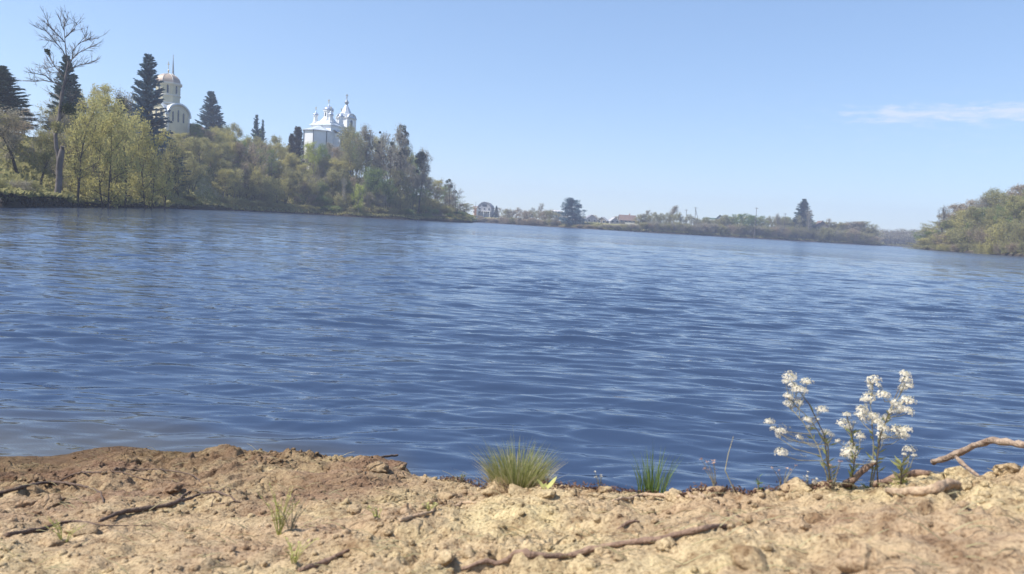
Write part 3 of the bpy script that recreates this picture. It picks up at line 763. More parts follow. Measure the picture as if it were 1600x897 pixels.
# middle row
fill_row(560, 735, 15, 1, ['oval0', 'oval3', 'oval2', 'thin0', 'bare0'], 0.88, 32, left_col, (34, 46))
fill_row(640, 735, 14, 2, ['oval0', 'oval3', 'oval2', 'thin0'], 0.97, 40, left_col, (34, 46))
fill_row(75, 730, 17, 1, OV + ['thin0', 'thin1', 'bare0', 'tall0'], 0.74, 26, left_col, (38, 58), skip=((296, 345),))
fill_row(285, 475, 14, 1, ['thin0', 'thin1', 'oval0', 'oval2'], 0.80, 30, left_col, (40, 54), barks=('bark_dark', 'bark_grey'))
fill_row(280, 720, 22, 0, ['thin0', 'tall1', 'tall0', 'thin1'], 0.60, 12, left_col, (38, 50), barks=('bark_dark',), skip=((326, 352),))
fill_row(300, 470, 15, 1, OV, 0.92, 38, left_col, (38, 52))
fill_row(460, 560, 13, 1, ['oval2', 'thin0', 'oval0', 'bare0'], 0.88, 36, left_col, (36, 46))
# front row of leaning willows and bushes right above the water
fill_row(95, 300, 17, 0, ['thin0', 'oval3', 'thin1', 'bare0', 'oval2'], 0.62, 9, left_col, (40, 60), barks=('bark_dark',))
fill_row(350, 735, 14, 0, ['oval3', 'thin0', 'bush0', 'oval0', 'thin1', 'oval2'], 0.50, 10, left_col, (40, 54), barks=('bark_grey', 'bark_dark'))
fill_row(130, 735, 13, 0, ['bush0', 'bush1', 'bush2'], 0.16, 4, left_col, (30, 46), skip=((262, 282), (312, 345)))
# the wood's lower skirt
fill_row(470, 735, 12, 0, ['bush0', 'oval3', 'thin0'], 0.32, 8, left_col, (34, 46))
fill_row(-30, 75, 26, 0, ['bush1', 'bush2'], 0.07, 4, left_col, (24, 44))

# trees that stand out one by one
def T(*a, **k): return tree_px(*a, **k)
T(20, 185, 112, 44, 'tall0', 'leaf_brown', 'bark_dark', cat='tree', label='bare brown-twigged tree in front of the spruce at the left edge')
T(36, 170, 98, 46, 'tall1', 'leaf_grey', 'bark_dark', cat='tree', label='slender leaning tree with thin grey twigs left of the tall dead tree')
T(56, 200, 96, 34, 'tall1', 'leaf_olive', 'bark_dark', cat='tree', label='thin twin-stemmed olive tree just left of the tall dead tree')
T(122, 150, 100, 74, 'thin0', 'leaf_yellow', 'bark_dark', cat='tree', label='dark-trunked yellow-green tree directly right of the tall dead tree')
T(150, 175, 104, 66, 'oval2', 'leaf_yellow', 'bark_dark', cat='tree', label='forked yellow-green tree second to the right of the tall dead tree')
T(172, 160, 112, 70, 'thin1', 'leaf_yellow', 'bark_dark', cat='tree', label='slanting dark-limbed tree left of the largest spruce')
T(208, 152, 122, 62, 'oval2', 'leaf_yellow', 'bark_dark', cat='tree', label='tall yellow-green tree overlapping the left foot of the largest spruce')
T(232, 186, 118, 58, 'oval3', 'leaf_yellow', 'bark_dark', cat='tree', label='broad yellow-green tree in front of the trunk of the largest spruce')
T(258, 214, 132, 50, 'thin0', 'leaf_olive', 'bark_dark', cat='tree', label='thin-branched olive tree below the left side of the domed chapel')
T(2, 100, 132, 90, 'spruce1', 'needle_dark', 'bark_dark', name='spruce_tree', cat='spruce', label='dark spruce cut by the left edge of the photo')
T(104, 84, 138, 60, 'spruce0', 'needle_dark', 'bark_dark', name='spruce_tree', cat='spruce', label='dark spruce behind the crown of the tall dead tree')
T(232, 102, 165, 76, 'spruce1', 'needle_blue', 'bark_dark', name='spruce_tree', cat='spruce', label='largest blue-green spruce standing left of the domed chapel', z=9.0)
T(330, 141, 262, 62, 'spruce0', 'needle_blue', 'bark_dark', name='spruce_tree', cat='spruce', label='blue spruce on the hilltop right of the domed chapel')
T(401, 178, 275, 28, 'spruce2', 'needle_blue', 'bark_dark', name='spruce_tree', cat='spruce', label='small spiky spruce midway between the chapel and the white church')
T(411, 186, 278, 18, 'spruce2', 'needle_blue', 'bark_dark', name='spruce_tree', cat='spruce', label='smallest spruce, close right of the small spiky one on the hilltop')
T(466, 197, 268, 22, 'thuja0', 'thuja_leaf', 'bark_dark', name='thuja_tree', cat='thuja', label='taller dark brown thuja beside the left wall of the white church')
T(456, 208, 266, 15, 'thuja0', 'thuja_leaf', 'bark_dark', name='thuja_tree', cat='thuja', label='shorter dark brown thuja left of the taller one by the church')
T(266, 214, 176, 60, 'spruce2', 'needle_dark', 'bark_dark', name='spruce_tree', cat='spruce', label='shaded ragged spruce on the slope below the domed chapel')
T(340, 238, 222, 48, 'bare0', 'leaf_brown', 'bark_dark', cat='tree', label='round bare brown tree by the small clearing below the blue spruce', z=4.0)
T(296, 250, 190, 34, 'birch0', 'leaf_yellow', 'bark_pale', cat='tree', label='small slim yellow tree left of the round bare brown tree')
T(392, 215, 232, 50, 'thin1', 'leaf_brown', 'bark_dark', cat='tree', label='tall brown-limbed tree on the slope between chapel and church')
T(350, 193, 262, 34, 'oval0', 'leaf_bright', cat='tree', label='bright lime tree on the hilltop right of the blue spruce')
T(488, 221, 262, 28, 'oval0', 'leaf_bright', cat='tree', label='bright lime bushy tree under the left wall of the white church')
T(508, 223, 264, 34, 'oval3', 'leaf_green', cat='tree', label='round green tree in front of the white church wall')
T(562, 286, 240, 24, 'oval0', 'leaf_bright', cat='tree', label='small bright yellow-green tree low in the wood right of the church')
T(553, 194, 262, 44, 'oval1', 'leaf_olive', cat='tree', label='olive tree touching the right side of the church tower')
T(538, 276, 241, 10, 'birch0', 'leaf_grey', 'bark_birch', cat='tree', label='thin white-stemmed birch low in the wood below the church tower')

fill_row(458, 556, 12, 2, ['oval0', 'oval3', 'oval2'], 1.0, 40, left_col, (34, 44))
fill_row(252, 312, 13, 2, ['oval0', 'oval3', 'thin0'], 1.0, 42, left_col, (34, 44))
# mistletoe-laden poplars on the crest
def mistletoe(px, top, dist, wpx, label, n, kind='tall0', seed=1, r=0.6):
    root = T(px, top, dist, wpx, kind, 'leaf_grey', 'bark_dark', cat='tree', label=label)
    rng = np.random.default_rng(seed); ph, pw = PROTO[kind][2:]
    sx = root.scale.x; sz = root.scale.z
    for i in range(n):
        f = rng.uniform(0.6, 1.0); a = rng.uniform(0, 6.28); q = rng.uniform(0.1, 0.8) * pw * 0.5 * (1.25 - f * 0.75)
        m = 260; P = rng.normal(size=(m, 3)); P /= np.linalg.norm(P, axis=1, keepdims=True)
        rad = r * rng.uniform(0.6, 1.3)
        P = P * rad * rng.uniform(0.3, 1.0, (m, 1)) ** 0.6 / np.array([sx, sx, sz]) + np.array([math.cos(a) * q, math.sin(a) * q, f * ph])
        V, F = quads_np(P, 0.13 / sx, rng, 0, 0.5)
        link('mistletoe', mesh_np('mistletoe', V, F), 'mistletoe_leaf', root)
    return root
mistletoe(574, 196, 268, 34, 'mistletoe-dotted tree nearest the right of the church tower', 8, seed=1)
mistletoe(592, 206, 266, 32, 'tree with scattered mistletoe, second to the right of church tower', 5, 'thin0', seed=2)
mistletoe(630, 197, 262, 34, 'tallest tree right of the church, crown packed with mistletoe', 18, seed=3, r=0.8)
mistletoe(614, 222, 258, 34, 'bare grey tree with mistletoe left of the tallest mistletoe tree', 4, 'bare0', seed=4)
mistletoe(658, 231, 262, 28, 'mistletoe tree right of and lower than the tallest one', 16, 'tall1', seed=5, r=0.8)
mistletoe(702, 280, 282, 34, 'bare tree with two nests near the wood\'s right tip', 3, 'bare0', seed=6)
mistletoe(716, 292, 290, 34, 'bare twiggy tree overhanging the water at the wood\'s right tip', 1, 'bare1', seed=7)
mistletoe(192, 132, 150, 60, 'bare-topped tree with a mistletoe ball left of the largest spruce', 3, 'bare0', seed=8, r=0.7)

# the tall half-dead tree at the waterline
def snag():
    D = 93.0
    b = at_d(89, 305, D); bz = float(far_z(b.x, b.y))
    root = empty('dead_tree', (b.x, b.y, bz - 0.2))
    tag(root, 'tall dead tree with a dark trunk, broken limb stub and bare crown', 'tree')
    def P(zx, zy, dy=0.0):        # a place read off an enlargement of the photograph
        q = at_d(zx / 2.804, 20 + zy / 2.804, D + dy); return q - root.location
    rng = random.Random(3)
    m = MB(); s = 1155 / D
    tr = [(250, 812), (253, 790), (259, 740), (258, 700), (262, 650), (254, 610), (247, 590), (243, 540), (250, 500), (260, 460), (266, 400), (272, 355), (282, 310), (290, 270), (299, 220), (290, 180), (285, 130), (282, 80), (281, 35)]
    rad = [12, 11.5, 11, 11, 10.5, 8, 7, 6.6, 6.4, 6.2, 6, 5.6, 5, 4, 2.6, 2.1, 1.6, 1.2, 0.5]
    rad = [r / 2.804 / s for r in rad]
    pts = [P(*q) for q in tr]; pts[0].z = 0
    m.tube(pts, rad, 9)
    # broken stub
    m.tube([P(258, 700), P(258, 690), P(264, 640, -0.4), P(271, 606, -0.8), P(274, 585, -0.9)], [0.26, 0.30, 0.30, 0.28, 0.22], 8)
    m.build('trunk', 'bark_snag', root, True)
    br = [[(299, 215), (275, 165), (245, 130), (215, 90), (198, 78), (178, 72)], [(285, 130), (262, 105), (240, 85), (215, 60), (205, 28)], [(284, 110), (300, 95), (325, 72), (336, 45)],
          [(297, 235), (318, 200), (345, 175), (385, 155), (424, 142)], [(318, 200), (320, 165), (345, 135), (372, 120), (380, 82)], [(372, 120), (395, 118), (425, 112)],
          [(284, 285), (262, 262), (240, 235), (222, 205), (210, 170)], [(270, 325), (235, 305), (190, 296), (150, 302), (118, 298)], [(235, 305), (200, 275), (165, 268), (135, 262)],
          [(290, 262), (320, 240), (355, 228), (395, 222), (412, 212)], [(282, 80), (270, 55), (262, 25)], [(281, 60), (292, 40), (296, 20)], [(245, 130), (225, 125), (200, 118)],
          [(240, 235), (215, 240), (190, 245)], [(262, 262), (225, 262), (205, 255)], [(262, 470), (285, 440), (300, 400), (320, 380)], [(268, 380), (245, 360), (225, 350)]]
    for bi, b_ in enumerate(br):
        mb = MB(); dyo = rng.uniform(-2.2, 2.2); n = len(b_)
        pp = [P(x, y, dyo * i / (n - 1)) for i, (x, y) in enumerate(b_)]
        r0 = 1.7 / 2.804 / s if bi not in (5, 10, 11, 12, 13, 14) else 1.0 / 2.804 / s
        mb.tube(pp, [r0 * (1 - 0.75 * i / (n - 1)) + 0.015 for i in range(n)], 5)
        for i in range(n - 1):    # side twigs
            for k in range(5):
                q = pp[i].lerp(pp[i + 1], rng.random()); d = (pp[i + 1] - pp[i]).normalized()
                e = (d + Vector((rng.gauss(0, .6), rng.gauss(0, .6), rng.gauss(0.25, .45)))).normalized()
                L = rng.uniform(0.5, 1.6); m1 = q + e * L * 0.5 + Vector((0, 0, rng.uniform(-.1, .15))); m2 = q + e * L + Vector((0, 0, rng.uniform(0, .3)))
                mb.tube([q, m1, m2], [0.028, 0.02, 0.010], 3)
                for _ in range(2):
                    e2 = (e + Vector((rng.gauss(0, .7), rng.gauss(0, .7), rng.gauss(0.2, .5)))).normalized()
                    mb.tube([m1, m1 + e2 * L * 0.45], [0.017, 0.008], 3)
        mb.build('branch', 'bark_grey', root, True)
    # ball of mistletoe caught on a limb, leafy sprouts along the stem
    r2 = np.random.default_rng(9)
    for (zx, zy, rr, n, mt, nm) in ((211, 172, 0.38, 90, 'mistletoe_leaf', 'nest'), (300, 420, 0.75, 420, 'mistletoe_leaf', 'mistletoe'), (250, 500, 0.7, 330, 'leaf_olive', 'sprout')):
        c = P(zx, zy, -0.3); Q = r2.normal(size=(n, 3)); Q /= np.linalg.norm(Q, axis=1, keepdims=True)
        Q = Q * rr * r2.uniform(0.2, 1, (n, 1)) + np.array(c)
        V, F = quads_np(Q, 0.13, r2, 0, 0.5); link(nm, mesh_np(nm, V, F), mt, root)
snag()

# ------------------------------------------------------------------ middle shore
def M_(px, top, dist, wpx, kind, mt, bark='bark_grey', label=None, **k):
    return tree_px(px, top, dist, wpx, kind, mt, bark, label=label, **k)
MSEG = [(735, 800, 'beside the big pale house'), (800, 880, 'left of the lakeside pine'), (880, 1012, 'before the gabled houses'),
        (1012, 1100, 'before the green roof'), (1100, 1200, 'below the long green roof'), (1200, 1300, 'around the far spruce'), (1300, 1380, 'on the low wooded point')]
def mid_fill(x0, x1, step, tops, dr, kinds, cols, wk, where):
    px = x0
    while px < x1:
        q = px + rg.uniform(-.3, .3) * step; px += step * rg.uniform(.85, 1.15)
        shore = float(np.interp(q, SH_PX, SH_R)); dist = shore + dr * rg.uniform(.8, 1.2)
        top = float(np.interp(q, *tops)) + rg.uniform(-2.2, 2.2)
        kd = rg.choice(kinds); cm = rg.choice(cols)
        sg = next((s[2] for s in MSEG if s[0] <= q < s[1]), 'on the far shore')
        word = 'bush' if kd.startswith('bush') else 'tree'
        tree_px(q, top, dist, rg.uniform(*wk), kd, cm, name='willow_bush' if word == 'bush' else 'broadleaf_tree', cat=word, key=(CNAME.get(cm, 'pink blossoming'), word, where, sg))
mt_cols = ['leaf_brown', 'leaf_grey', 'leaf_olive', 'leaf_olive']
# bushes at the waterline
mid_fill(742, 875, 6, ([740, 800, 875], [339, 339, 343]), 2.5, ['bush1', 'bush2', 'bush0'], ['leaf_olive', 'leaf_brown', 'leaf_grey', 'leaf_brown'], (14, 22), 'at the waterline')
mid_fill(905, 1012, 7, ([900, 960, 1012], [351, 350, 348]), 2.5, ['bush1', 'bush2'], mt_cols, (13, 20), 'at the waterline')
mid_fill(1008, 1375, 7, ([1008, 1040, 1150, 1250, 1340, 1375], [345, 347, 350, 354, 358, 368]), 2.5, ['bush1', 'bush0', 'bush2'], mt_cols, (20, 30), 'at the waterline')
# taller scrub behind
mid_fill(782, 880, 6, ([780, 800, 870], [324, 324, 329]), 26, ['thin0', 'bare0', 'bush1', 'oval3'], mt_cols, (16, 26), 'behind the shore')
mid_fill(996, 1130, 7, ([990, 1020, 1060, 1100, 1130], [334, 330, 333, 340, 342]), 16, ['thin0', 'bush1', 'bare0', 'oval3'], mt_cols, (18, 28), 'behind the shore')
mid_fill(1130, 1300, 7, ([1130, 1160, 1200, 1240, 1300], [338, 334, 338, 339, 348]), 16, ['oval3', 'bush0', 'oval3', 'oval0', 'thin0'], ['leaf_olive', 'leaf_yellow', 'leaf_olive', 'leaf_green'], (22, 32), 'behind the shore')
mid_fill(1300, 1372, 6, ([1300, 1320, 1350, 1372], [350, 346, 344, 358]), 14, ['oval3', 'bush0', 'thin0', 'oval0'], ['leaf_olive', 'leaf_brown', 'leaf_grey'], (22, 32), 'behind the shore')
mid_fill(790, 1010, 14, ([780, 900, 1010], [333, 337, 340]), 95, ['oval0', 'bare0', 'thin0'], mt_cols, (16, 22), 'far behind')
# far wood closing the lake
M_(845, 317, 470, 17, 'thin0', 'leaf_grey', 'bark_dark', 'round bare tree standing alone left of the dark lakeside pine', cat='tree')
M_(834, 323, 472, 14, 'bare0', 'leaf_grey', 'bark_dark', 'smaller bare tree close left of the round bare one', cat='tree')
M_(776, 321, 497, 12, 'spruce0', 'needle_dark', 'bark_dark', 'small dark spruce against the right side of the big pale house', name='spruce_tree', cat='spruce')
M_(895, 311, 424, 64, 'pine0', 'needle_blue', 'bark_dark', 'broad dark blue-green pine standing alone at the far waterline', name='pine_tree', cat='pine', rz=0.3)
M_(1014, 328, 462, 12, 'oval0', 'leaf_grey', 'bark_grey', 'round grey tree right of the long brown roof', cat='tree')
M_(1046, 320, 470, 15, 'narrow0', 'leaf_grey', 'bark_pale', 'tall narrow pale poplar on the middle of the far shore', name='poplar_tree', cat='poplar')
M_(1162, 333, 478, 22, 'oval0', 'leaf_green', 'bark_grey', 'rounded green tree right of the long green roof', cat='tree')
M_(1218, 334, 500, 16, 'thin0', 'leaf_grey', 'bark_grey', 'round bare-twigged tree left of the far spruce', cat='tree')
M_(1257, 310, 512, 44, 'spruce1', 'needle_dark', 'bark_dark', 'dark spruce rising alone above the far shore scrub', name='spruce_tree', cat='spruce')
M_(1265, 326, 506, 13, 'birch0', 'leaf_grey', 'bark_birch', 'pale birch just right of the far spruce', name='birch_tree', cat='birch')
M_(1250, 336, 506, 12, 'birch0', 'leaf_olive', 'bark_birch', 'pale birch in front of the far spruce', name='birch_tree', cat='birch')
M_(1295, 339, 520, 14, 'bare0', 'leaf_brown', 'bark_grey', 'bare twiggy tree right of the dark gable by the far spruce', cat='tree')
M_(1404, 361, 695, 14, 'bare0', 'leaf_brown', 'bark_grey', 'reddish-brown bare tree in front of the far wood', cat='tree')
for q, d, l in ((822, 455, 'pink blossoming bush left of the lakeside pine'), (870, 452, 'pale pink blossoming tree close left of the lakeside pine'), (903, 452, 'pink blossoming bush between pine and first gabled house')):
    M_(q, 339, d, 13, 'bush2', 'blossom_leaf', label=l, cat='bush', name='blossoming_bush')

def far_wood():                   # the wood closing the lake 700 m away reads as one mass
    rng = np.random.default_rng(31); P = []; T_ = []
    for q in np.arange(1345, 1450, 1.7):
        for dr_ in (4, 16, 30):
            q2 = q + rng.uniform(-1, 1); d = float(np.interp(q2, [1345, 1368, 1376, 1432, 1437, 1450], [540, 560, 690, 690, 690, 690])) + dr_; p = at_d(q2, 360, d)
            top = at_d(q2, 357.5 + rng.uniform(-1.5, 4) + (6 if dr_ == 4 else 0), d).z; g = float(far_z(p.x, p.y)); h = max(top - g, 4); r = rng.uniform(2.5, 4.5); m = 210
            Q = rng.normal(size=(m, 3)); Q /= np.linalg.norm(Q, axis=1, keepdims=True); Q = Q * rng.uniform(.45, 1, (m, 1)) * np.array([r, r, h * .46]) + np.array([p.x, p.y, g + h * .54])
            P.append(Q); T_.append((p.x, p.y, g - .5, p.x + rng.normal(0, .5), p.y, g + h * .8, .25, .08))
    V, F = quads_np(np.concatenate(P), .42, rng, 0, .5); o = link('far_wood', mesh_np('far_wood', V, F), 'leaf_grey', kind='stuff'); o['label'] = 'hazy brown-grey wood closing the far end of the lake'; o['category'] = 'wood'
    V, F = tubes_np(T_, 4); link('trunks', mesh_np('trunks', V, F), 'bark_grey', o, kind='stuff')
far_wood()
# right bank
RSEG = [(1400, 1480, 'left end, right bank'), (1480, 1560, 'middle of right bank'), (1560, 1720, 'at the right edge')]
def right_fill(x0, x1, step, frac, dr, kinds, cols, wk, row):
    px = x0
    while px < x1:
        q = px + rg.uniform(-.3, .3) * step; px += step * rg.uniform(.85, 1.15)
        shore = float(np.interp(q, SH_PX, SH_R)); dist = shore + dr * rg.uniform(.8, 1.2)
        ty = float(np.interp(q, [1432, 1445, 1470, 1500, 1540, 1570, 1600, 1700], [372, 356, 336, 322, 306, 293, 284, 270])); hy = horizon(q) + 5
        top = hy - (hy - ty) * frac * rg.uniform(.9, 1.04)
        kd = rg.choice(kinds); cm = rg.choice(cols); sg = next((s[2] for s in RSEG if s[0] <= q < s[1]), '')
        word = 'bush' if kd.startswith('bush') else 'tree'
        tree_px(q, top, dist, rg.uniform(*wk), kd, cm, name='willow_bush' if word == 'bush' else 'broadleaf_tree', cat=word, key=(CNAME[cm], word, row, sg))
rc = ['leaf_olive', 'leaf_yellow', 'leaf_olive', 'leaf_brown']
right_fill(1462, 1630, 12, 1.0, 46, ['oval0', 'oval3', 'thin0', 'oval1'], ['leaf_olive', 'leaf_grey', 'leaf_brown', 'leaf_olive'], (34, 50), 'along the top')
right_fill(1446, 1630, 12, 0.82, 28, ['oval0', 'oval3', 'oval1', 'oval2'], ['leaf_olive', 'leaf_yellow', 'leaf_green'], (34, 50), 'upper slope')
right_fill(1440, 1630, 11, 0.52, 14, ['bush0', 'oval3', 'bush1'], rc, (34, 48), 'lower slope')
right_fill(1438, 1630, 12, 0.20, 5, ['bush0', 'bush1', 'bush2'], ['leaf_brown', 'leaf_olive', 'leaf_yellow', 'leaf_olive'], (20, 32), 'at the waterline')
M_(1478, 319, 318, 22, 'bare0', 'leaf_grey', 'bark_dark', 'dark bare tree standing out at the left end of the right bank', cat='tree')

# labels for the filled-in trees: what they look like, where they grow, and the place from the left where several are alike
from collections import defaultdict
grp = defaultdict(list)
for o, key, px in TREES: grp[key].append((px, o))
ORD = ['leftmost', 'second from left', 'third from left', 'fourth from left', 'fifth from left', 'sixth from left', 'seventh from left', 'eighth from left', 'ninth from left', 'tenth from left', 'eleventh from left', 'twelfth from left']
PL = {'tree': 'trees', 'bush': 'bushes'}
for (c, word, row, sg), lst in grp.items():
    lst.sort(key=lambda a: a[0])
    for i, (px, o) in enumerate(lst):
        if len(lst) == 1: o['label'] = f'only {c} {word} {row} {sg}'
        else: o['label'] = f'{ORD[min(i, 11)]} {c} {word} {row} {sg}'
        o['group'] = f'{c} {PL[word]} {row} {sg}'

# ------------------------------------------------------------------ ground cover of the banks
def undergrowth():
    rng = np.random.default_rng(4)
    for (n, p0, p1, smax, name, mt, sz, lab) in ((34000, -150, 735, 46, 'grass', 'leaf_olive', 0.18, 'rough grass and dead weeds covering the wooded hillside'),
                                       (9000, 735, 1440, 14, 'dry_grass', 'leaf_olive', 0.34, 'dry grass and reeds along the far middle shore'),
                                       (9000, 1436, 1720, 26, 'bank_grass', 'leaf_olive', 0.26, 'rough grass on the right bank')):
        q = rng.uniform(p0, p1, n); th = np.arctan((q - 800) / FPX)
        r = np.interp(q, SH_PX, SH_R) + 1.0 + smax * rng.uniform(0, 1, n) ** 1.8 * (1.0 if p1 < 800 else 1.0)
        x, y = r * np.sin(th), r * np.cos(th); z = far_z(x, y)
        k = z > 0.15; x, y, z = x[k], y[k], z[k]; m = len(x)
        P = np.stack([x, y, z + 0.1], -1)
        a = rng.normal(0, 0.5, (m, 3)); a[:, 2] = 1; b = rng.normal(size=(m, 3)); b[:, 2] *= 0.2
        s = (sz * rng.uniform(0.6, 2.0, m))[:, None]
        V = np.stack([P - b * s * 0.5, P + b * s * 0.5, P + a * s * 1.3 + b * s * 0.3, P + a * s * 1.5 - b * s * 0.3], 1).reshape(-1, 3)
        o = link(name, mesh_np(name, V, np.arange(m * 4).reshape(m, 4)), mt, kind='stuff'); o['label'] = lab; o['category'] = 'grass'
    # dark overhanging roots and brush right at the waterline of the wooded bank
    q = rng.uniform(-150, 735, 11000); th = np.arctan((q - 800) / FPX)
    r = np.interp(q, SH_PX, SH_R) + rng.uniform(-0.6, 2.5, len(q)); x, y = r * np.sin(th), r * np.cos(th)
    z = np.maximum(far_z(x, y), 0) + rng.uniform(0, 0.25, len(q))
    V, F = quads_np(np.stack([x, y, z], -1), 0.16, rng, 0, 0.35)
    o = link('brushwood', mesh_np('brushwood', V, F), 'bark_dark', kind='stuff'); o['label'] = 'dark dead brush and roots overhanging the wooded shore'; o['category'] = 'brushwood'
undergrowth()

# ------------------------------------------------------------------ the white church
def church():
    D = 292.0
    c = at_d(511, 240, D); zb = float(far_z(c.x, c.y)); u = D / FPX            # u: metres per photograph pixel here
    root = empty('white_church', (c.x, c.y, zb))
    ang = R(64); root.rotation_euler.z = ang; root.scale = (1.1, 1.12, 1.0)                                    # local +x runs from the apse to the bell tower
    tag(root, 'whitewashed church with onion domes, polygonal apse and pointed bell tower', 'church')
    Z = lambda row: at_d(511, row, D).z - zb
    W = 'whitewash'; RF = 'zinc_roof'
    eN = Z(197); eA = Z(208)                                                    # eaves of nave and of apse
    MB().box(-3.6, 4.2, -4.2, 4.2, -2, eN).build('nave_wall', W, root)
    # nave roof: hipped, with a cross ridge
    m = MB(); m.add([(-4.1, -4.7, eN), (4.7, -4.7, eN), (4.7, 4.7, eN), (-4.1, 4.7, eN), (-1.4, 0, eN + 2.6), (1.6, 0, eN + 2.6),
                     (-4.1, -4.7, eN - .18), (4.7, -4.7, eN - .18), (4.7, 4.7, eN - .18), (-4.1, 4.7, eN - .18)],
                    [(0, 1, 5, 4), (1, 2, 5), (2, 3, 4, 5), (3, 0, 4), (6, 7, 1, 0), (7, 8, 2, 1), (8, 9, 3, 2), (9, 6, 0, 3), (9, 8, 7, 6)])
    m.build('nave_roof', RF, root)
    # apse: half octagon towards -x with its own hipped roof
    def poly(r, x0): return [(x0, -r), (x0 - r * .55, -r), (x0 - r * 1.25, -r * .42), (x0 - r * 1.25, r * .42), (x0 - r * .55, r), (x0, r)]
    pw = poly(4.7, -3.55)
    MB().extrude(pw, -2, eA, lambda a, b, h: (a, b, h)).build('apse_wall', W, root)
    pr = poly(5.15, -3.5); m = MB()
    vs = [(a, b, eA) for a, b in pr] + [(a, b, eA - .16) for a, b in pr] + [(-4.6, 0, eA + 2.1), (-3.5, 0, eA + 2.1)]
    m.add(vs, [(k, k + 1, 12) for k in range(0, 5)] + [(5, 13, 12), (0, 12, 13), (0, 6, 7, 1), (1, 7, 8, 2), (2, 8, 9, 3), (3, 9, 10, 4), (4, 10, 11, 5), (6, 11, 10, 9, 8, 7)])
    m.build('apse_roof', RF, root)
    for a, b in pw[1:5]:
        MB().lathe([(0.13, -2), (0.13, eA - .2)], 8, a * 1.0 - 0.1, b * 1.02).build('downpipe', 'downpipe_grey', root)
    # south and north arms with lean roofs
    for s in (-1, 1):
        MB().box(-1.8, 3.4, min(s * 4.25, s * 6.6), max(s * 4.25, s * 6.6), -2, eA - .3).build('side_wall', W, root)
        m = MB(); y0, y1 = s * 4.2, s * 7.0
        m.add([(-2.2, y0, eA + 1.1), (3.8, y0, eA + 1.1), (3.8, y1, eA - .3), (-2.2, y1, eA - .3), (-2.2, y0, eA + .95), (3.8, y0, eA + .95), (3.8, y1, eA - .45), (-2.2, y1, eA - .45)],
              [(0, 1, 2, 3), (4, 7, 6, 5), (0, 4, 5, 1), (1, 5, 6, 2), (2, 6, 7, 3), (3, 7, 4, 0)])
        m.build('side_roof', RF, root)
        # tall windows of the side arm and nave
        for wx in (-0.9, 0.8, 2.5):
            mm = MB(); y = s * 6.63; pts = [(-.38, 0), (.38, 0), (.38, 1.9)] + [(.38 * math.cos(t), 1.9 + .38 * math.sin(t)) for t in np.linspace(0.3, 2.84, 5)] + [(-.38, 1.9)]
            mm.extrude(pts, 0, s * 0.05, lambda a, b, h, wx=wx, y=y: (wx + a, y + h, eA - 4.2 + b)).build('window', 'glass_dark', root)
    # lower link towards the bell tower
    tx = 9.4
    MB().box(4.2, tx - 2.2, -2.6, 2.6, -2, eA + .2).build('link_wall', W, root)
    m = MB(); xa, xb = 4.2, tx - 2.1
    m.add([(xa, -3, eA + .2), (xb, -3, eA + .2), (xb, 3, eA + .2), (xa, 3, eA + .2), (xa, 0, eA + 2.0), (xb, 0, eA + 2.0)], [(0, 1, 5, 4), (2, 3, 4, 5), (1, 2, 5), (3, 0, 4), (0, 3, 2, 1)])
    m.build('link_roof', RF, root)
    # central drum and onion dome
    def cross(x, y, z, h, parent, mt='cross_gold'):
        m = MB(); w = h * .07
        m.box(x - w, x + w, y - w, y + w, z, z + h)
        m.box(x - w * .9, x + w * .9, y - h * .28, y + h * .28, z + h * .62, z + h * .62 + 2 * w)
        m.box(x - w * .9, x + w * .9, y - h * .15, y + h * .15, z + h * .8, z + h * .8 + 1.6 * w)
        m.build('cross', mt, parent)
    z0, z1 = eN + 1.0, Z(173)
    MB().lathe([(3.0, z0), (2.9, z0 + .6), (1.75, Z(184.5)), (1.7, Z(184))], 8, rot=R(22.5)).build('drum_base', RF, root)
    dr = MB().lathe([(1.6, Z(185)), (1.6, z1 - .3), (1.85, z1 - .25), (1.85, z1)], 8, rot=R(22.5)).build('drum', W, root)
    for k in range(8):
        a = k * math.pi / 4; mm = MB(); rr = 1.6 * math.cos(R(22.5)) + .02
        mm.extrude([(-.22, 0), (.22, 0), (.22, 1.2), (0, 1.5), (-.22, 1.2)], 0, .04, lambda p, q, h, a=a, rr=rr: ((rr + h) * math.cos(a) - p * math.sin(a), (rr + h) * math.sin(a) + p * math.cos(a), Z(182.5) + q)).build('window', 'glass_dark', dr)
    def onion(x, y, zb_, r, h, n=16):
        prof = [(r * .86, 0), (r * 1.0, h * .12), (r * 1.03, h * .22), (r * .93, h * .36), (r * .68, h * .52), (r * .38, h * .68), (r * .17, h * .84), (r * .06, h), (0.03, h * 1.35)]
        return MB().lathe([(a, zb_ + b) for a, b in prof], n, x, y).build('onion_dome', 'dome_silver', root, True)
    od = onion(0, 0, z1, 1.75, Z(163) - z1); cross(0, 0, Z(161.5), 1.5, od)
    # four small corner turrets
    for (x, y) in ((-2.6, 3.2), (-2.6, -3.2), (2.8, 3.2), (2.8, -3.2)):
        zt = Z(182) if x < 0 else Z(180.5)
        t = MB().lathe([(1.05, eN - .1), (1.0, eN + 1.2), (.72, eN + 1.35), (.72, zt - .2), (.95, zt - .15), (.95, zt)], 8, x, y, R(22.5)).build('turret', W, root)
        o2 = onion(x, y, zt, .92, 1.5, 12); cross(x, y, zt + 1.9, 1.25, o2)
    # bell tower
    s = 2.35; zt = Z(179.5)
    MB().box(tx - s, tx + s, -s, s, -2, zt).build('tower_wall', W, root)
    MB().box(tx - s - .18, tx + s + .18, -s - .18, s + .18, Z(198), Z(197)).build('cornice', W, root)
    m = MB(); m.box(tx - s - .3, tx + s + .3, -s - .3, s + .3, zt, zt + .35); m.build('cornice', 'cream_trim', root)
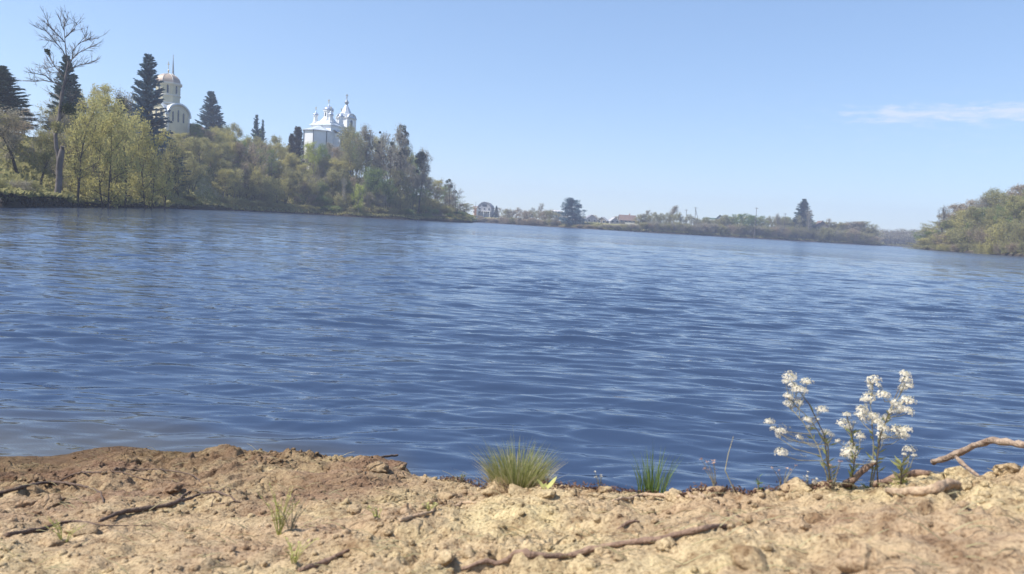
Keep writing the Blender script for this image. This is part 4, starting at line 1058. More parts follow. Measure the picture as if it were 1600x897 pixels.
    def face(fn_list, name, mt, pts, depth):
        for fn in fn_list: MB().extrude(pts, 0, depth, fn).build(name, mt, root)
    def wallfn(a, off, zb_):
        ca, sa = math.cos(a), math.sin(a)
        return lambda p, q, h: (tx + (off + h) * ca - p * sa, (off + h) * sa + p * ca, zb_ + q)
    arc = [(2.1, 0)] + [(2.1 * math.cos(t), 1.5 * math.sin(t)) for t in np.linspace(0.12, math.pi - 0.12, 13)] + [(-2.3, 0)]
    arc2 = [(1.55 * math.cos(t), 1.45 * math.sin(t)) for t in np.linspace(0, math.pi, 11)]
    ring = [(2.3 * math.cos(t), 1.72 * math.sin(t)) for t in np.linspace(0, math.pi, 13)] + [(1.95 * math.cos(t), 1.4 * math.sin(t)) for t in np.linspace(math.pi, 0, 13)]
    belf = [(-.62, 0), (.62, 0), (.62, 2.9)] + [(.62 * math.cos(t), 2.9 + .62 * math.sin(t)) for t in np.linspace(0.25, 2.9, 6)] + [(-.62, 2.9)]
    for k in range(4):
        a = k * math.pi / 2
        g = MB().extrude(arc, -.5, 0, wallfn(a, s + .1, zt + .35)).build('gable', W, root)
        MB().extrude(ring, 0, .28, wallfn(a, s + .1, zt + .35)).build('gable_trim', 'zinc_roof', g)
        MB().extrude(belf, 0, .05, wallfn(a, s + .01, Z(196))).build('belfry_opening', 'glass_dark', root)
        for sx in (-1, 1):
            MB().extrude([(sx * 2.25 - .22, 0), (sx * 2.25 + .22, 0), (sx * 2.25 + .22, zt - Z(197)), (sx * 2.25 - .22, zt - Z(197))], -.3, .14, wallfn(a, s, Z(197))).build('pilaster', W, root)
    zs = zt + .4
    MB().lathe([(3.1, zs), (2.55, zs + 1.1), (1.95, Z(171)), (.55, Z(158)), (.42, Z(156.8))], 8, tx, 0, R(22.5)).build('spire', 'zinc_roof', root)
    fin = MB().lathe([(.4, Z(157)), (.45, Z(155)), (.75, Z(153.6)), (.8, Z(152.6)), (.5, Z(150.6)), (.15, Z(148)), (.08, Z(146.5))], 10, tx, 0).build('finial', 'spire_grey', root, True)
    cross(tx, 0, Z(147), 1.9, fin, 'spire_grey')
church()

# ------------------------------------------------------------------ the domed chapel
def chapel():
    D = 232.0; c = at_d(261.5, 210, D); zb = float(far_z(c.x, c.y)) - 0.2; u = D / FPX
    Z = lambda row: at_d(263.5, row, D).z - zb
    root = empty('domed_chapel', (c.x, c.y, zb), R(68)); root.scale = (.8, .8, 1)
    tag(root, 'cream chapel with tan ribbed dome and large rounded gable on the hill', 'chapel')
    CW = 'cream_wall'; h = 4.9; sp = Z(182)
    MB().box(-h, h, -h, h, -2, sp).build('wall', CW, root)
    def wf(a, off, zb_):
        ca, sa = math.cos(a), math.sin(a); return lambda p, q, d: ((off + d) * ca - p * sa, (off + d) * sa + p * ca, zb_ + q)
    rh = Z(163) - sp
    semi = lambda r, k, n=19: [(r * math.cos(t), k * r * math.sin(t)) for t in np.linspace(0, math.pi, n)]
    for k in range(4):
        a = k * math.pi / 2
        # vault behind each gable
        v = MB().extrude(semi(h - .02, rh / h), -h, -.05, wf(a, h, sp)).build('vault', 'zinc_roof', root)
        MB().extrude(semi(h - .25, rh / h * .97), -.08, .02, wf(a, h, sp)).build('gable', CW, root)
        ring = semi(h + .35, rh / h, 21) + semi(h - .15, rh / h * .98, 21)[::-1]
        MB().extrude(ring, -.4, .7, wf(a, h, sp)).build('gable_trim', 'zinc_roof', root)
        ring2 = semi(h - 1.1, rh / h * .95, 19) + semi(h - 1.3, rh / h * .94, 19)[::-1]
        MB().extrude(ring2, .02, .14, wf(a, h, sp)).build('arch_moulding', 'cream_trim', root)
        for sx in (-2.3, 0, 2.3):
            ww = .32; hh = 2.4 if sx else 3.0
            MB().extrude([(sx - ww, 0), (sx + ww, 0), (sx + ww, hh)] + [(sx + ww * math.cos(t), hh + ww * math.sin(t)) for t in (.7, 1.57, 2.4)] + [(sx - ww, hh)], .03, .09, wf(a, h, sp - 1.6)).build('window', 'glass_dark', root)
        for sx in (-h + .35, h - .35):
            MB().extrude([(sx - .35, 0), (sx + .35, 0), (sx + .35, sp + 2), (sx - .35, sp + 2)], -.2, .25, wf(a, h, -2)).build('pilaster', 'cream_trim', root)
    r = 4.1; z0, z1 = Z(166), Z(134.5)
    dr = MB().lathe([(r, z0), (r, z1)], 8, rot=R(22.5)).build('drum', CW, root)
    MB().lathe([(r + .3, z0 + .4), (r + .3, z0 + .8)], 8, rot=R(22.5)).build('cornice', 'cream_trim', root)
    MB().lathe([(r + .15, Z(151)), (r + .3, Z(150.6)), (r + .3, Z(149.6)), (r + .15, Z(149.2))], 8, rot=R(22.5)).build('cornice', 'cream_trim', root)
    MB().lathe([(r + .15, z1), (r + .75, z1 + .35), (r + .75, z1 + .7), (r + .3, z1 + .75)], 8, rot=R(22.5)).build('cornice', 'cream_trim', root)
    for k in range(8):
        a = k * math.pi / 4; rr = r * math.cos(R(22.5)) + .02
        MB().extrude([(-.3, 0), (.3, 0), (.3, 2.0), (0, 2.35), (-.3, 2.0)], 0, .06, wf(a, rr, Z(147.5))).build('window', 'glass_dark', dr)
        MB().extrude([(-.6, -.2), (.6, -.2), (.6, 2.3), (0, 2.9), (-.6, 2.3), (-.45, 2.15), (0, 2.6), (.45, 2.15), (.45, 0), (-.45, 0)], 0, .1, wf(a, rr, Z(147.5))).build('window_frame', 'cream_trim', dr)
    zd = z1 + .7; hd = Z(115.5) - zd
    prof = [(r + .2, zd)] + [((r + .2) * math.cos(t), zd + hd * math.sin(t)) for t in np.linspace(.25, 1.45, 8)] + [(.25, zd + hd + .1)]
    dm = MB().lathe(prof, 8, rot=R(22.5)).build('dome', 'dome_tan', root)
    for k in range(8):
        a = R(22.5) + k * math.pi / 4
        MB().tube([(p[0] * math.cos(a), p[0] * math.sin(a), p[1]) for p in prof], .10, 4).build('rib', 'cream_trim', dm)
    zt = zd + hd
    MB().lathe([(.3, zt - .1), (.16, zt + .6), (.32, zt + .9), (.1, zt + 1.2)], 8).build('finial', 'cross_gold', dm)
    m = MB(); m.box(-.07, .07, -.07, .07, zt + 1.1, zt + 3.4); m.box(-.06, .06, -.6, .6, zt + 2.5, zt + 2.66); m.box(-.055, .055, -.32, .32, zt + 2.95, zt + 3.08); m.build('cross', 'cross_gold', dm)
    # second, needle-like spire close behind the dome
    p = at_d(270.2, 120, D + 7) - root.location; p = Matrix.Rotation(-R(68), 3, 'Z') @ p / .8
    zz = lambda row: at_d(270.2, row, D + 7).z - zb
    MB().lathe([(1.6, -2), (1.6, zz(122)), (1.2, zz(119.5)), (.42, zz(118)), (.62, zz(116.8)), (.36, zz(115)), (.22, zz(100)), (.10, zz(92)), (.22, zz(91)), (.05, zz(90))], 8, p.x, p.y).build('needle_spire', 'spire_grey', root)
    m = MB(); m.box(p.x - .05, p.x + .05, p.y - .05, p.y + .05, zz(90.5), zz(85)); m.box(p.x - .04, p.x + .04, p.y - .4, p.y + .4, zz(87.6), zz(87.1)); m.build('cross', 'spire_grey', root)
    # low brown wing to the right
    q = at_d(306, 200, D + 3) - root.location; q = Matrix.Rotation(-R(68), 3, 'Z') @ q / .8
    hz = at_d(306, 202, D + 3).z - zb
    MB().box(q.x - 3.2, q.x + 2.2, q.y - 2.2, q.y + 2.4, -2, hz).build('wing_wall', 'stucco_brown', root)
    m = MB(); m.add([(q.x - 3.4, q.y - 2.4, hz), (q.x + 2.4, q.y - 2.4, hz), (q.x + 2.4, q.y + 2.6, hz), (q.x - 3.4, q.y + 2.6, hz), (q.x - 3.4, q.y, hz + 1.4), (q.x + 2.4, q.y, hz + 1.4)],
                    [(0, 1, 5, 4), (2, 3, 4, 5), (1, 2, 5), (3, 0, 4), (0, 3, 2, 1)]); m.build('wing_roof', 'tile_brown', root)
chapel()

# ------------------------------------------------------------------ houses of the far shore
def house(px0, px1, eave, ridge, base, D, rot, label, wall='stucco_grey', roof='slate_roof', depth=7.0, wins=2, name='house', gable='x', chimney=False, gambrel=False, cat='house', upper=False):
    cx = (px0 + px1) / 2; c = at_d(cx, base, D); zg = float(far_z(c.x, c.y)); zb = min(c.z, zg) if c.z > zg - 3 else zg
    u = D / FPX; w = (px1 - px0) * u; yaw = -math.atan2(c.x, c.y) + R(rot)
    root = empty(name, (c.x, c.y, c.z), yaw); tag(root, label, cat)
    E = at_d(cx, eave, D).z - c.z; Rg = at_d(cx, ridge, D).z - c.z; dn = zg - c.z - 1.5
    hw, hd = w / 2, depth / 2
    MB().box(-hw, hw, -hd, hd, min(dn, -0.5), E).build('wall', wall, root)
    o = .35
    if gable == 'y':              # gable end faces the lake
        if gambrel:
            pr = [(-hw - o, E - .1), (-hw * .86, E + (Rg - E) * .45), (-hw * .45, E + (Rg - E) * .85), (0, Rg), (hw * .45, E + (Rg - E) * .85), (hw * .86, E + (Rg - E) * .45), (hw + o, E - .1)]
            pi = [(a * .93, b - .25) for a, b in pr]
            MB().extrude([(-hw, E)] + pi[1:-1] + [(hw, E)], -hd + .02, hd - .02, lambda a, b, h: (a, h, b)).build('gable', wall, root)
            m = MB(); m.extrude(pr + pi[::-1], -hd - o, hd + o, lambda a, b, h: (a, h, b)); m.build('roof', roof, root)
        else:
            MB().extrude([(-hw, E), (hw, E), (0, Rg - .2)], -hd + .02, hd - .02, lambda a, b, h: (a, h, b)).build('gable', wall, root)
            m = MB(); m.extrude([(-hw - o, E - .25), (0, Rg), (hw + o, E - .25), (hw + o, E - .5), (0, Rg - .28), (-hw - o, E - .5)], -hd - o, hd + o, lambda a, b, h: (a, h, b)); m.build('roof', roof, root)
    else:
        MB().extrude([(-hd, E), (hd, E), (0, Rg - .2)], -hw + .02, hw - .02, lambda a, b, h: (h, a, b)).build('gable', wall, root)
        m = MB(); m.extrude([(-hd - o, E - .25), (0, Rg), (hd + o, E - .25), (hd + o, E - .5), (0, Rg - .28), (-hd - o, E - .5)], -hw - o, hw + o, lambda a, b, h: (h, a, b)); m.build('roof', roof, root)
    for i in range(wins):
        x = -hw + w * (i + .5) / wins; s = min(.65, w / wins * .28)
        f = MB().box(x - s - .12, x + s + .12, -hd - .07, -hd + .03, E * .35 - .12, E * .35 + 1.42).build('window', 'whitewash', root)
        MB().box(x - s, x + s, -hd - .11, -hd - .075, E * .35, E * .35 + 1.3).build('pane', 'glass_dark', f)
        if upper:
            f = MB().box(x - s - .12, x + s + .12, -hd - .07, -hd + .03, E * .75 - .12, E * .75 + 1.32).build('window', 'whitewash', root)
            MB().box(x - s, x + s, -hd - .11, -hd - .075, E * .75, E * .75 + 1.2).build('pane', 'glass_dark', f)
    if chimney: MB().box(hw * .2, hw * .2 + .7, .3, 1.0, Rg - 1.5, Rg + .9).build('chimney', 'brick_orange', root)
    return root, hw, hd, E, Rg
r_, hw, hd, E, Rg = house(747.5, 769.5, 325, 315.5, 338, 500, -14, 'big pale house with curved gambrel roof near the wood\'s tip', 'stucco_grey', 'slate_roof', 8, 3, gable='y', gambrel=True, upper=True)
g = MB().box(-1.5, 1.5, -hd - .12, -hd + .05, E + .9, E + 2.4).build('window', 'glass_dark', r_)
b = MB().box(-hw * .9, hw * .9, -hd - 1.5, -hd - .02, E * .56, E * .56 + .25).build('balcony', 'whitewash', r_)
for k in range(9): MB().box(-hw * .9 + k * hw * .22, -hw * .9 + k * hw * .22 + .1, -hd - 1.5, -hd - 1.4, E * .56 + .25, E * .56 + 1.2).build('baluster', 'downpipe_grey', b)
for sx in (-.85, 0, .85): MB().box(hw * sx - .15, hw * sx + .15, -hd - 1.45, -hd - 1.15, -.5, E * .56).build('porch_post', 'whitewash', r_)
house(739.5, 745.5, 324.5, 322, 337, 494, -14, 'narrow white outbuilding with an orange brick strip, left of big pale house', 'whitewash', 'tile_brown', 5, 1, name='outbuilding', cat='outbuilding')
p = at_d(742.5, 337, 491); o = empty('brick_chimney', p, 0); tag(o, 'tall orange brick flue in front of the white outbuilding', 'chimney')
MB().box(-.7, .7, -.4, .4, float(far_z(p.x, p.y)) - p.z - .3, at_d(742.5, 325, 491).z - p.z).build('flue', 'brick_orange', o)
MB().lathe([(.12, at_d(742.5, 325, 491).z - p.z), (.09, at_d(742.5, 315, 491).z - p.z)], 6).build('flue_pipe', 'downpipe_grey', o)
house(861, 874, 330, 328, 340, 560, 6, 'plain white two-storey house behind the scrub left of the pine', 'whitewash', 'pale_roof', 8, 3, upper=True)
house(914, 931, 342, 335.5, 348.5, 470, 10, 'grey gabled house nearest the right side of the dark pine', 'stucco_grey', 'slate_roof', 9, 2, gable='y')
house(934.5, 949, 344.5, 339, 350, 462, -12, 'pale-roofed gabled house, second right of the pine', 'stucco_brown', 'pale_roof', 8, 2, gable='y')
house(951, 965, 345.5, 339.5, 349.5, 476, 15, 'small dark gabled house with white lean-to, third right of the pine', 'stucco_grey', 'pale_roof', 8, 2, gable='y')
house(967, 992, 344, 336, 349, 500, 8, 'long low house with a wide brown tiled roof', 'stucco_brown', 'tile_brown', 8, 4, chimney=True)
house(1100, 1147, 345, 341, 350, 505, 2, 'long low building with a dull green roof', 'stucco_grey', 'roof_green', 8, 6)
house(1118, 1130, 342, 335.5, 350, 498, 0, 'pointed green-roofed gable in front of the long green roof', 'stucco_grey', 'roof_green', 6, 1, gable='y')
house(1271, 1290, 354.5, 345, 360, 522, 20, 'dark steep-roofed house half hidden right of the far spruce', 'stucco_brown', 'tile_brown', 8, 2, gable='y')
house(2, 24, 246, 240, 252, 150, -15, 'small low shed with a white and red roof at the far left', 'whitewash', 'tile_brown', 4, 2, name='shed', cat='shed')
# pale garden walls along the village
def wall_run(p0, p1, row0, row1, D, h, label, mat='whitewash'):
    a = at_d(p0, row0, D); b = at_d(p1, row1, D); root = empty('garden_wall', a, math.atan2(b.y - a.y, b.x - a.x)); tag(root, label, 'wall')
    L = (b - a).length; n = 8
    for i in range(n): MB().box(L * i / n + .05, L * (i + 1) / n - .05, -.1, .1, -2.0, h).build('wall_panel', mat, root)
    for i in range(n + 1): MB().box(L * i / n - .15, L * i / n + .15, -.16, .16, -2.0, h + .2).build('post', mat, root)
wall_run(977, 1010, 350.5, 351.5, 446, 1.1, 'pale garden wall below the long brown roof', 'cream_trim')
wall_run(856, 872, 347.5, 348.6, 452, 1.0, 'short pale garden wall just left of the pine', 'cream_trim')

# power poles
def pole(px, top, base, D, label, stay=None, arm=True, lean=0.0):
    b = at_d(px, base, D); gzv = float(far_z(b.x, b.y)); t = at_d(px + lean, top, D)
    root = empty('power_pole', (b.x, b.y, gzv)); tag(root, label, 'power pole')
    tp = Vector((t.x - b.x, t.y - b.y, t.z - gzv))
    MB().tube([(0, 0, -.3), tp], [.22, .14], 7).build('post', 'pole_wood', root)
    if arm:
        m = MB().box(-1.0, 1.0, -.08, .08, -.08, .08).build('crossarm', 'pole_wood', root); m.location = tp - Vector((0, 0, .6))
        for sx in (-.9, 0, .9):
            i_ = MB().lathe([(.07, 0), (.1, .12), (.05, .28)], 6).build('insulator', 'glass_dark', m); i_.location = (sx, 0, .08)
    if stay:
        s = at_d(stay, base, D); MB().tube([tp * .92, (s.x - b.x, s.y - b.y, -.3)], [.13, .17], 6).build('brace', 'pole_wood', root)
pole(1072.6, 327, 345, 500, 'thin power pole left of the braced one on the far shore')
pole(1086, 323.5, 346, 474, 'power pole propped by a slanting brace on the far shore', stay=1095, lean=1)
pole(1180, 324, 348, 474, 'slightly leaning power pole right of the long green roof', lean=2.5)
pole(1226.5, 333, 350, 500, 'short power pole left of the far spruce', lean=.6)

# light poles seen over the chapel hill
# ------------------------------------------------------------------ haze
hz = MB().box(-1600, 1600, -420, 1560, -2.5, 75).build('haze', None)
hz['kind'] = 'stuff'
hm, ht = new_mat('haze'); ho = ht.nodes.new('ShaderNodeOutputMaterial'); pv = ht.nodes.new('ShaderNodeVolumePrincipled')
pv.inputs['Color'].default_value = (0.76, 0.82, 1.0, 1); pv.inputs['Density'].default_value = 0.00055; pv.inputs['Anisotropy'].default_value = 0.25
ht.links.new(pv.outputs[0], ho.inputs['Volume']); hz.data.materials.append(hm)
hz.visible_shadow = True

# ------------------------------------------------------------------ things lying and growing on the near bank
ICO = None
def clod_mesh(seed, sub=2, rough=0.28, flat=0.7):
    import bmesh
    bm = bmesh.new(); bmesh.ops.create_icosphere(bm, subdivisions=sub, radius=1.0)
    rng = np.random.default_rng(seed); off = rng.uniform(0, 50, 3)
    co = np.array([v.co[:] for v in bm.verts])
    n = fbm(co[:, 0] * 1.1 + off[0], co[:, 1] * 1.1 + co[:, 2] * 0.9 + off[1], seed, 3) + 0.7 * fbm(co[:, 2] * 1.9 + off[2], co[:, 0] * 1.7 - co[:, 1], seed + 7, 3)
    n = n + 0.35 * fbm(co[:, 0] * 4 + off[0], co[:, 1] * 4 + co[:, 2] * 3, seed + 3, 3) if sub > 2 else n
    pl = rng.normal(size=(7, 3)); pl /= np.linalg.norm(pl, axis=1, keepdims=True)
    co = co * (1 + rough * n)[:, None]
    for p in pl:                  # flat broken faces
        d = co @ p; co -= np.maximum(d - 0.72, 0)[:, None] * p * 0.85
    co[:, 2] *= flat; co *= rng.uniform(0.8, 1.2, 3)
    F = np.array([[v.index for v in f.verts] for f in bm.faces]); bm.free()
    return co, F
CL = [clod_mesh(100 + i, 4, 0.45) for i in range(6)]
CLS = [clod_mesh(200 + i, 1, 0.35) for i in range(6)]
CLM = []
for i, (co, F) in enumerate(CL):
    me = mesh_np('clod', co, F, True); me.materials.append(MATS['soil']); CLM.append(me)
def clod(px, py, wpx, label, mat='soil', k=None, sink=0.62, dz=0.0):
    p = on_bank(px, py); d = math.hypot(p.x, p.y); r = wpx / 2 * d / FPX
    k = int(px) % 6 if k is None else k
    o = bpy.data.objects.new('soil_clod', CLM[k]); COL.objects.link(o)
    o.location = (p.x, p.y, gz(p.x, p.y) + r * (0.7 - sink) + dz); o.scale = (r, r, r); o.rotation_euler = (random.uniform(-.3, .3), random.uniform(-.3, .3), random.uniform(0, 6.28))
    tag(o, label, 'clod', 'dry soil clods lying on the near bank'); return o
for a in [(780, 762, 42, 'large pale clod just in front of the grass tussock'), (808, 770, 30, 'reddish clod right of the large one before the tussock'),
          (700, 778, 26, 'rounded clod near the left foot of the tussock'), (855, 776, 34, 'crumbly clod right below the tussock'),
          (945, 770, 30, 'pale upright clod between tussock and green reed tuft'), (928, 775, 20, 'small clod left of the pale upright one'),
          (1055, 766, 34, 'smooth pale clod right of the green reed tuft'), (1120, 768, 26, 'pointed yellowish clod under the dried pink flowers'),
          (1246, 766, 38, 'broad pale clod left of the flower stems'), (1185, 765, 18, 'little clod under the tiny green shoot'),
          (1495, 764, 40, 'pale clod at the right end of the lying log'), (1500, 748, 34, 'flat yellow clod under the raised branch'),
          (1575, 738, 40, 'big yellow mound-like clod at the right edge of the bank'), (1350, 884, 70, 'big blurred yellow clod at the bottom right'),
          (1170, 885, 60, 'brownish blurred stone at the bottom left of the right half'), (730, 870, 22, 'small whitish stone above the long stick'),
          (695, 882, 34, 'whitish stone left of the small one above the long stick'), (1040, 855, 34, 'flat pale stone just under the long stick'),
          (22, 792, 44, 'brown clod under the twig at the left edge'), (80, 790, 34, 'dark crumbly clod right of the brown one at left'),
          (130, 828, 34, 'round yellowish clod beside the forked left branch'), (272, 765, 26, 'dark brown clod right of the thin arching twig'),
          (290, 830, 24, 'ochre clod below the tips of the forked branch'), (82, 850, 30, 'orange-brown clod at the lower left'),
          (555, 800, 28, 'tan clod in front of the brown crust'), (590, 738, 40, 'dark crusted clod on the brown ledge by the water'),
          (622, 728, 26, 'dark wet-looking clod at the tip of the brown ledge'), (640, 800, 26, 'tan clod left of the crusted root'),
          ]:
    clod(*a)


def scatter_crumbs():
    rng = np.random.default_rng(77); Vs = []; Fs = []; b = 0
    n = 15000
    x = rng.uniform(-2.6, 2.0, n * 3); y = 0.75 + 3.0 * rng.uniform(0, 1, n * 3) ** 1.4
    z = bank_z(x, y); dens = 0.25 + 0.75 * sstep(0.42, 0.62, vnoise(x * 2.6, y * 2.6, 5))
    k = (z > 0.03) & (rng.uniform(size=len(x)) < dens) & (np.abs(x) < y * 0.85 + 0.2); x, y, z = x[k][:n], y[k][:n], z[k][:n]
    s = 0.0018 + 0.0095 * rng.uniform(0, 1, len(x)) ** 5
    V = []; F = []
    for i in range(len(x)):
        co, f = CLS[i % 6]; a = rng.uniform(0, 6.28); c, sn = math.cos(a), math.sin(a)
        v = co * s[i]; v = np.stack([v[:, 0] * c - v[:, 1] * sn, v[:, 0] * sn + v[:, 1] * c, v[:, 2]], -1) + np.array([x[i], y[i], z[i] + s[i] * 0.1])
        V.append(v); F.append(f + b); b += len(v)
    print('crumbs', len(x))
    o = link('soil_crumbs', mesh_np('soil_crumbs', np.concatenate(V), np.concatenate(F)), 'soil', kind='stuff')
    o['label'] = 'small crumbs of dry soil and grit strewn over the near bank'; o['category'] = 'soil crumbs'
scatter_crumbs()
def litter():                      # short dead stalks and rootlets
    rng = random.Random(12); m = MB()
    for i in range(900):
        y = 0.85 + 2.7 * rng.random() ** 1.3; x = rng.uniform(-0.8, 0.75) * y
        z = gz(x, y)
        if z < 0.04: continue
        a = rng.uniform(-.7, .7) + (math.pi if rng.random() < .5 else 0); L = rng.uniform(0.012, 0.06); e = rng.uniform(-0.1, 0.5)
        q = Vector((x, y, z + .002)); d = Vector((math.cos(a), math.sin(a) * .6, e)) * L
        m.tube([q, q + d * .5 + Vector((0, 0, L * .08)), q + d], [0.0009, 0.0008, 0.0004], 3)
    o = m.build('plant_litter', 'blade_straw', kind='stuff'); o['label'] = 'dead stalks and rootlets scattered over the near bank'; o['category'] = 'litter'
litter()

def stick(label, runs, mat='stick_bark', hang=None, name='stick', cat='stick', knots=0.12, seed=1):
    """runs: lists of (px, py, width px [, distance]) ; the first run is the stem, the others fork from it"""
    rng = random.Random(seed); root = None
    for ri, run in enumerate(runs):
        pts = []; rad = []
        for q in run:
            if len(q) == 4: p = at_d(q[0], q[1], q[3])
            else:
                p = on_bank(q[0], q[1])
            d = math.hypot(p.x, p.y); r = q[2] / 2 * d / FPX
            if len(q) == 3: p.z = gz(p.x, p.y) + r * 0.75
            pts.append(p); rad.append(r)
        P, Rr = [], []            # resample with small crooks and swellings
        for i in range(len(pts) - 1):
            n = max(2, int((pts[i + 1] - pts[i]).length / 0.012))
            for k in range(n):
                t = k / n; p0 = pts[max(i - 1, 0)]; p3 = pts[min(i + 2, len(pts) - 1)]
                a_, b_ = pts[i], pts[i + 1]
                q = 0.5 * ((2 * a_) + (b_ - p0) * t + (2 * p0 - 5 * a_ + 4 * b_ - p3) * t * t + (3 * a_ - p0 - 3 * b_ + p3) * t ** 3)
                r = rad[i] * (1 - t) + rad[i + 1] * t
                q = q + Vector((rng.gauss(0, .12), rng.gauss(0, .12), rng.gauss(0, .12))) * r
                if len(run[0]) == 3 and len(run[min(i + 1, len(run) - 1)]) == 3: q.z = max(q.z, gz(q.x, q.y) + r * 0.62)
                P.append(q); Rr.append(r * (1 + rng.gauss(0, knots) + (0.35 if rng.random() < 0.05 else 0)))
        P.append(pts[-1]); Rr.append(rad[-1] * .8)
        m = MB()
        if root is None:
            root = empty(name, pts[0]); tag(root, label, cat)
        P = [p - root.location for p in P]
        m.tube(P, Rr, 9); m.build('stem' if ri == 0 else 'twig', mat, root, True)
    return root
ZA = lambda x, y, w: (x / 3.785, 660 + y / 3.785, w / 3.785)
Z8 = lambda x, y, w: (650 + x / 3.2, 640 + y / 3.2, w / 3.2)
ZB = lambda x, y, w: (350 + x / 3.785, 660 + y / 3.785, w / 3.785)
Z7 = lambda x, y, w: (1150 + x / 3.556, 550 + y / 3.556, w / 3.556)
stick('curved grey twig entering from the left edge and bending down', [[ZA(-160, 470, 22), ZA(0, 430, 20), ZA(120, 395, 18), ZA(290, 365, 14), ZA(430, 375, 12), ZA(560, 405, 11), ZA(600, 440, 10), ZA(612, 480, 7)]], 'stick_dark', seed=2)
stick('long thick-butted stick lying lowest at the left', [[ZA(40, 690, 26), ZA(150, 660, 26), ZA(270, 640, 20), ZA(370, 600, 13), ZA(470, 592, 12), ZA(560, 608, 11), ZA(640, 620, 7), ZA(900, 617, 4)]], 'stick_dark', seed=3)
stick('forked brown branch with fine twigs lying in the middle left', [[ZA(590, 600, 20), ZA(720, 550, 26), ZA(880, 520, 24), ZA(1040, 485, 20), ZA(1180, 440, 15), ZA(1290, 425, 11), ZA(1390, 475, 9), ZA(1430, 478, 5)],
      [ZA(1040, 485, 14), ZA(1090, 435, 12), ZA(1150, 415, 9), ZA(1230, 428, 6)], [ZA(880, 520, 9), ZA(780, 515, 7), ZA(680, 535, 5)], [ZA(1390, 475, 7), ZA(1320, 485, 6), ZA(1250, 497, 4)],
      [ZA(1240, 430, 6), ZA(1245, 395, 5), ZA(1225, 370, 3)], [ZA(1290, 425, 6), ZA(1320, 400, 4), ZA(1340, 390, 3)], [ZA(1250, 500, 5), ZA(1260, 460, 4), ZA(1285, 445, 3)]], 'stick_dark', seed=4)
stick('thin arching twig above the forked branch on the left', [[ZA(350, 352, 8), ZA(450, 322, 9), ZA(600, 300, 9), ZA(800, 290, 8), ZA(960, 290, 7), ZA(1130, 312, 7), ZA(1190, 365, 5)], [ZA(600, 300, 6), ZA(720, 305, 6), ZA(850, 340, 5), ZA(1005, 346, 3)]], 'stick_dark', seed=5)
stick('short forked twig stub just right of the thin arching twig', [[ZA(985, 420, 5), ZA(1010, 380, 6), ZA(1020, 350, 4)]], 'stick_bark', seed=6)
stick('soil-crusted root lying diagonal below the tussock\'s left side', [[ZB(1040, 605, 24), ZB(1100, 580, 26), ZB(1230, 545, 24), ZB(1380, 505, 20), ZB(1490, 480, 14)]], 'stick_dusty', knots=.3, seed=7)
stick('blurred dark stick pointing up right at the bottom middle', [[ZB(440, 892, 22), ZB(520, 868, 28), ZB(600, 838, 30), ZB(690, 795, 26), ZB(740, 765, 16)]], 'stick_bark', seed=8)
stick('longest stick, blurred, crossing the foreground right of the middle', [[Z8(230, 808, 16), Z8(400, 780, 26), Z8(560, 748, 32), Z8(750, 742, 28), Z8(900, 708, 28), Z8(1050, 682, 28), Z8(1200, 662, 28), Z8(1330, 628, 28), Z8(1450, 605, 26), Z8(1545, 590, 22)], [Z8(575, 748, 24), Z8(560, 725, 18), Z8(540, 706, 10)]], 'stick_bark', seed=9)
stick('grey-brown stick lying behind the clods right of the reed tuft', [[Z8(985, 462, 14), Z8(1060, 455, 18), Z8(1150, 440, 20), Z8(1300, 445, 20), Z8(1440, 458, 14)]], 'stick_dusty', seed=10)
stick('short dark twig piece above the longest stick', [[Z8(1010, 602, 10), Z8(1060, 590, 16), Z8(1115, 574, 14)]], 'stick_bark', seed=11)
pD = on_bank(1560, 742); D8 = math.hypot(pD.x, pD.y)
stick('thick bent branch rising over the water at the right edge', [[Z7(1098, 612, 24) + (D8 + .16,), Z7(1170, 590, 29) + (D8 + .13,), Z7(1250, 558, 30) + (D8 + .1,), Z7(1340, 515, 30) + (D8 + .06,), Z7(1425, 492, 32) + (D8 + .02,), Z7(1500, 500, 32) + (D8 - .02,), Z7(1600, 515, 32) + (D8 - .06,), Z7(1750, 560, 32) + (D8 - .12,), Z7(1960, 690, 29) + (D8 - .2,)],
      [Z7(1225, 585, 19) + (D8 + .1,), Z7(1265, 625, 19) + (D8 + .05,), Z7(1325, 672, 16) + (D8 + .0,), Z7(1350, 690, 11) + (D8 - .02,)]], 'stick_grey', seed=12)
stick('broken branch stub slanting up in front of the flower stems', [[Z7(600, 750, 34), Z7(625, 728, 36) + (math.hypot(*on_bank(1322, 764).xy),), Z7(670, 690, 34) + (math.hypot(*on_bank(1322, 764).xy) + .01,), Z7(720, 645, 32) + (math.hypot(*on_bank(1322, 764).xy) + .02,), Z7(775, 615, 24) + (math.hypot(*on_bank(1322, 764).xy) + .03,)]], 'stick_bark', seed=13)
stick('knobbly horizontal branch right of the slanting stub', [[Z7(750, 672, 30), Z7(790, 680, 36), Z7(860, 690, 38), Z7(960, 688, 36), Z7(1080, 682, 26)], [Z7(850, 690, 22), Z7(858, 668, 20), Z7(862, 652, 12)]], 'stick_bark', seed=14)
stick('thick earth-covered log lying on the right side of the bank', [[Z7(840, 792, 34), Z7(900, 800, 40), Z7(1000, 795, 42), Z7(1090, 782, 44), Z7(1170, 765, 44), Z7(1230, 755, 36)]], 'stick_dusty', name='log', cat='log', knots=.16, seed=15)
stick('small dark stick afloat beside the tip of the brown ledge', [[(588, 716, 3, 3.25), (600, 713.5, 4, 3.3), (622, 711, 3, 3.35)]], 'stick_dark', seed=16)

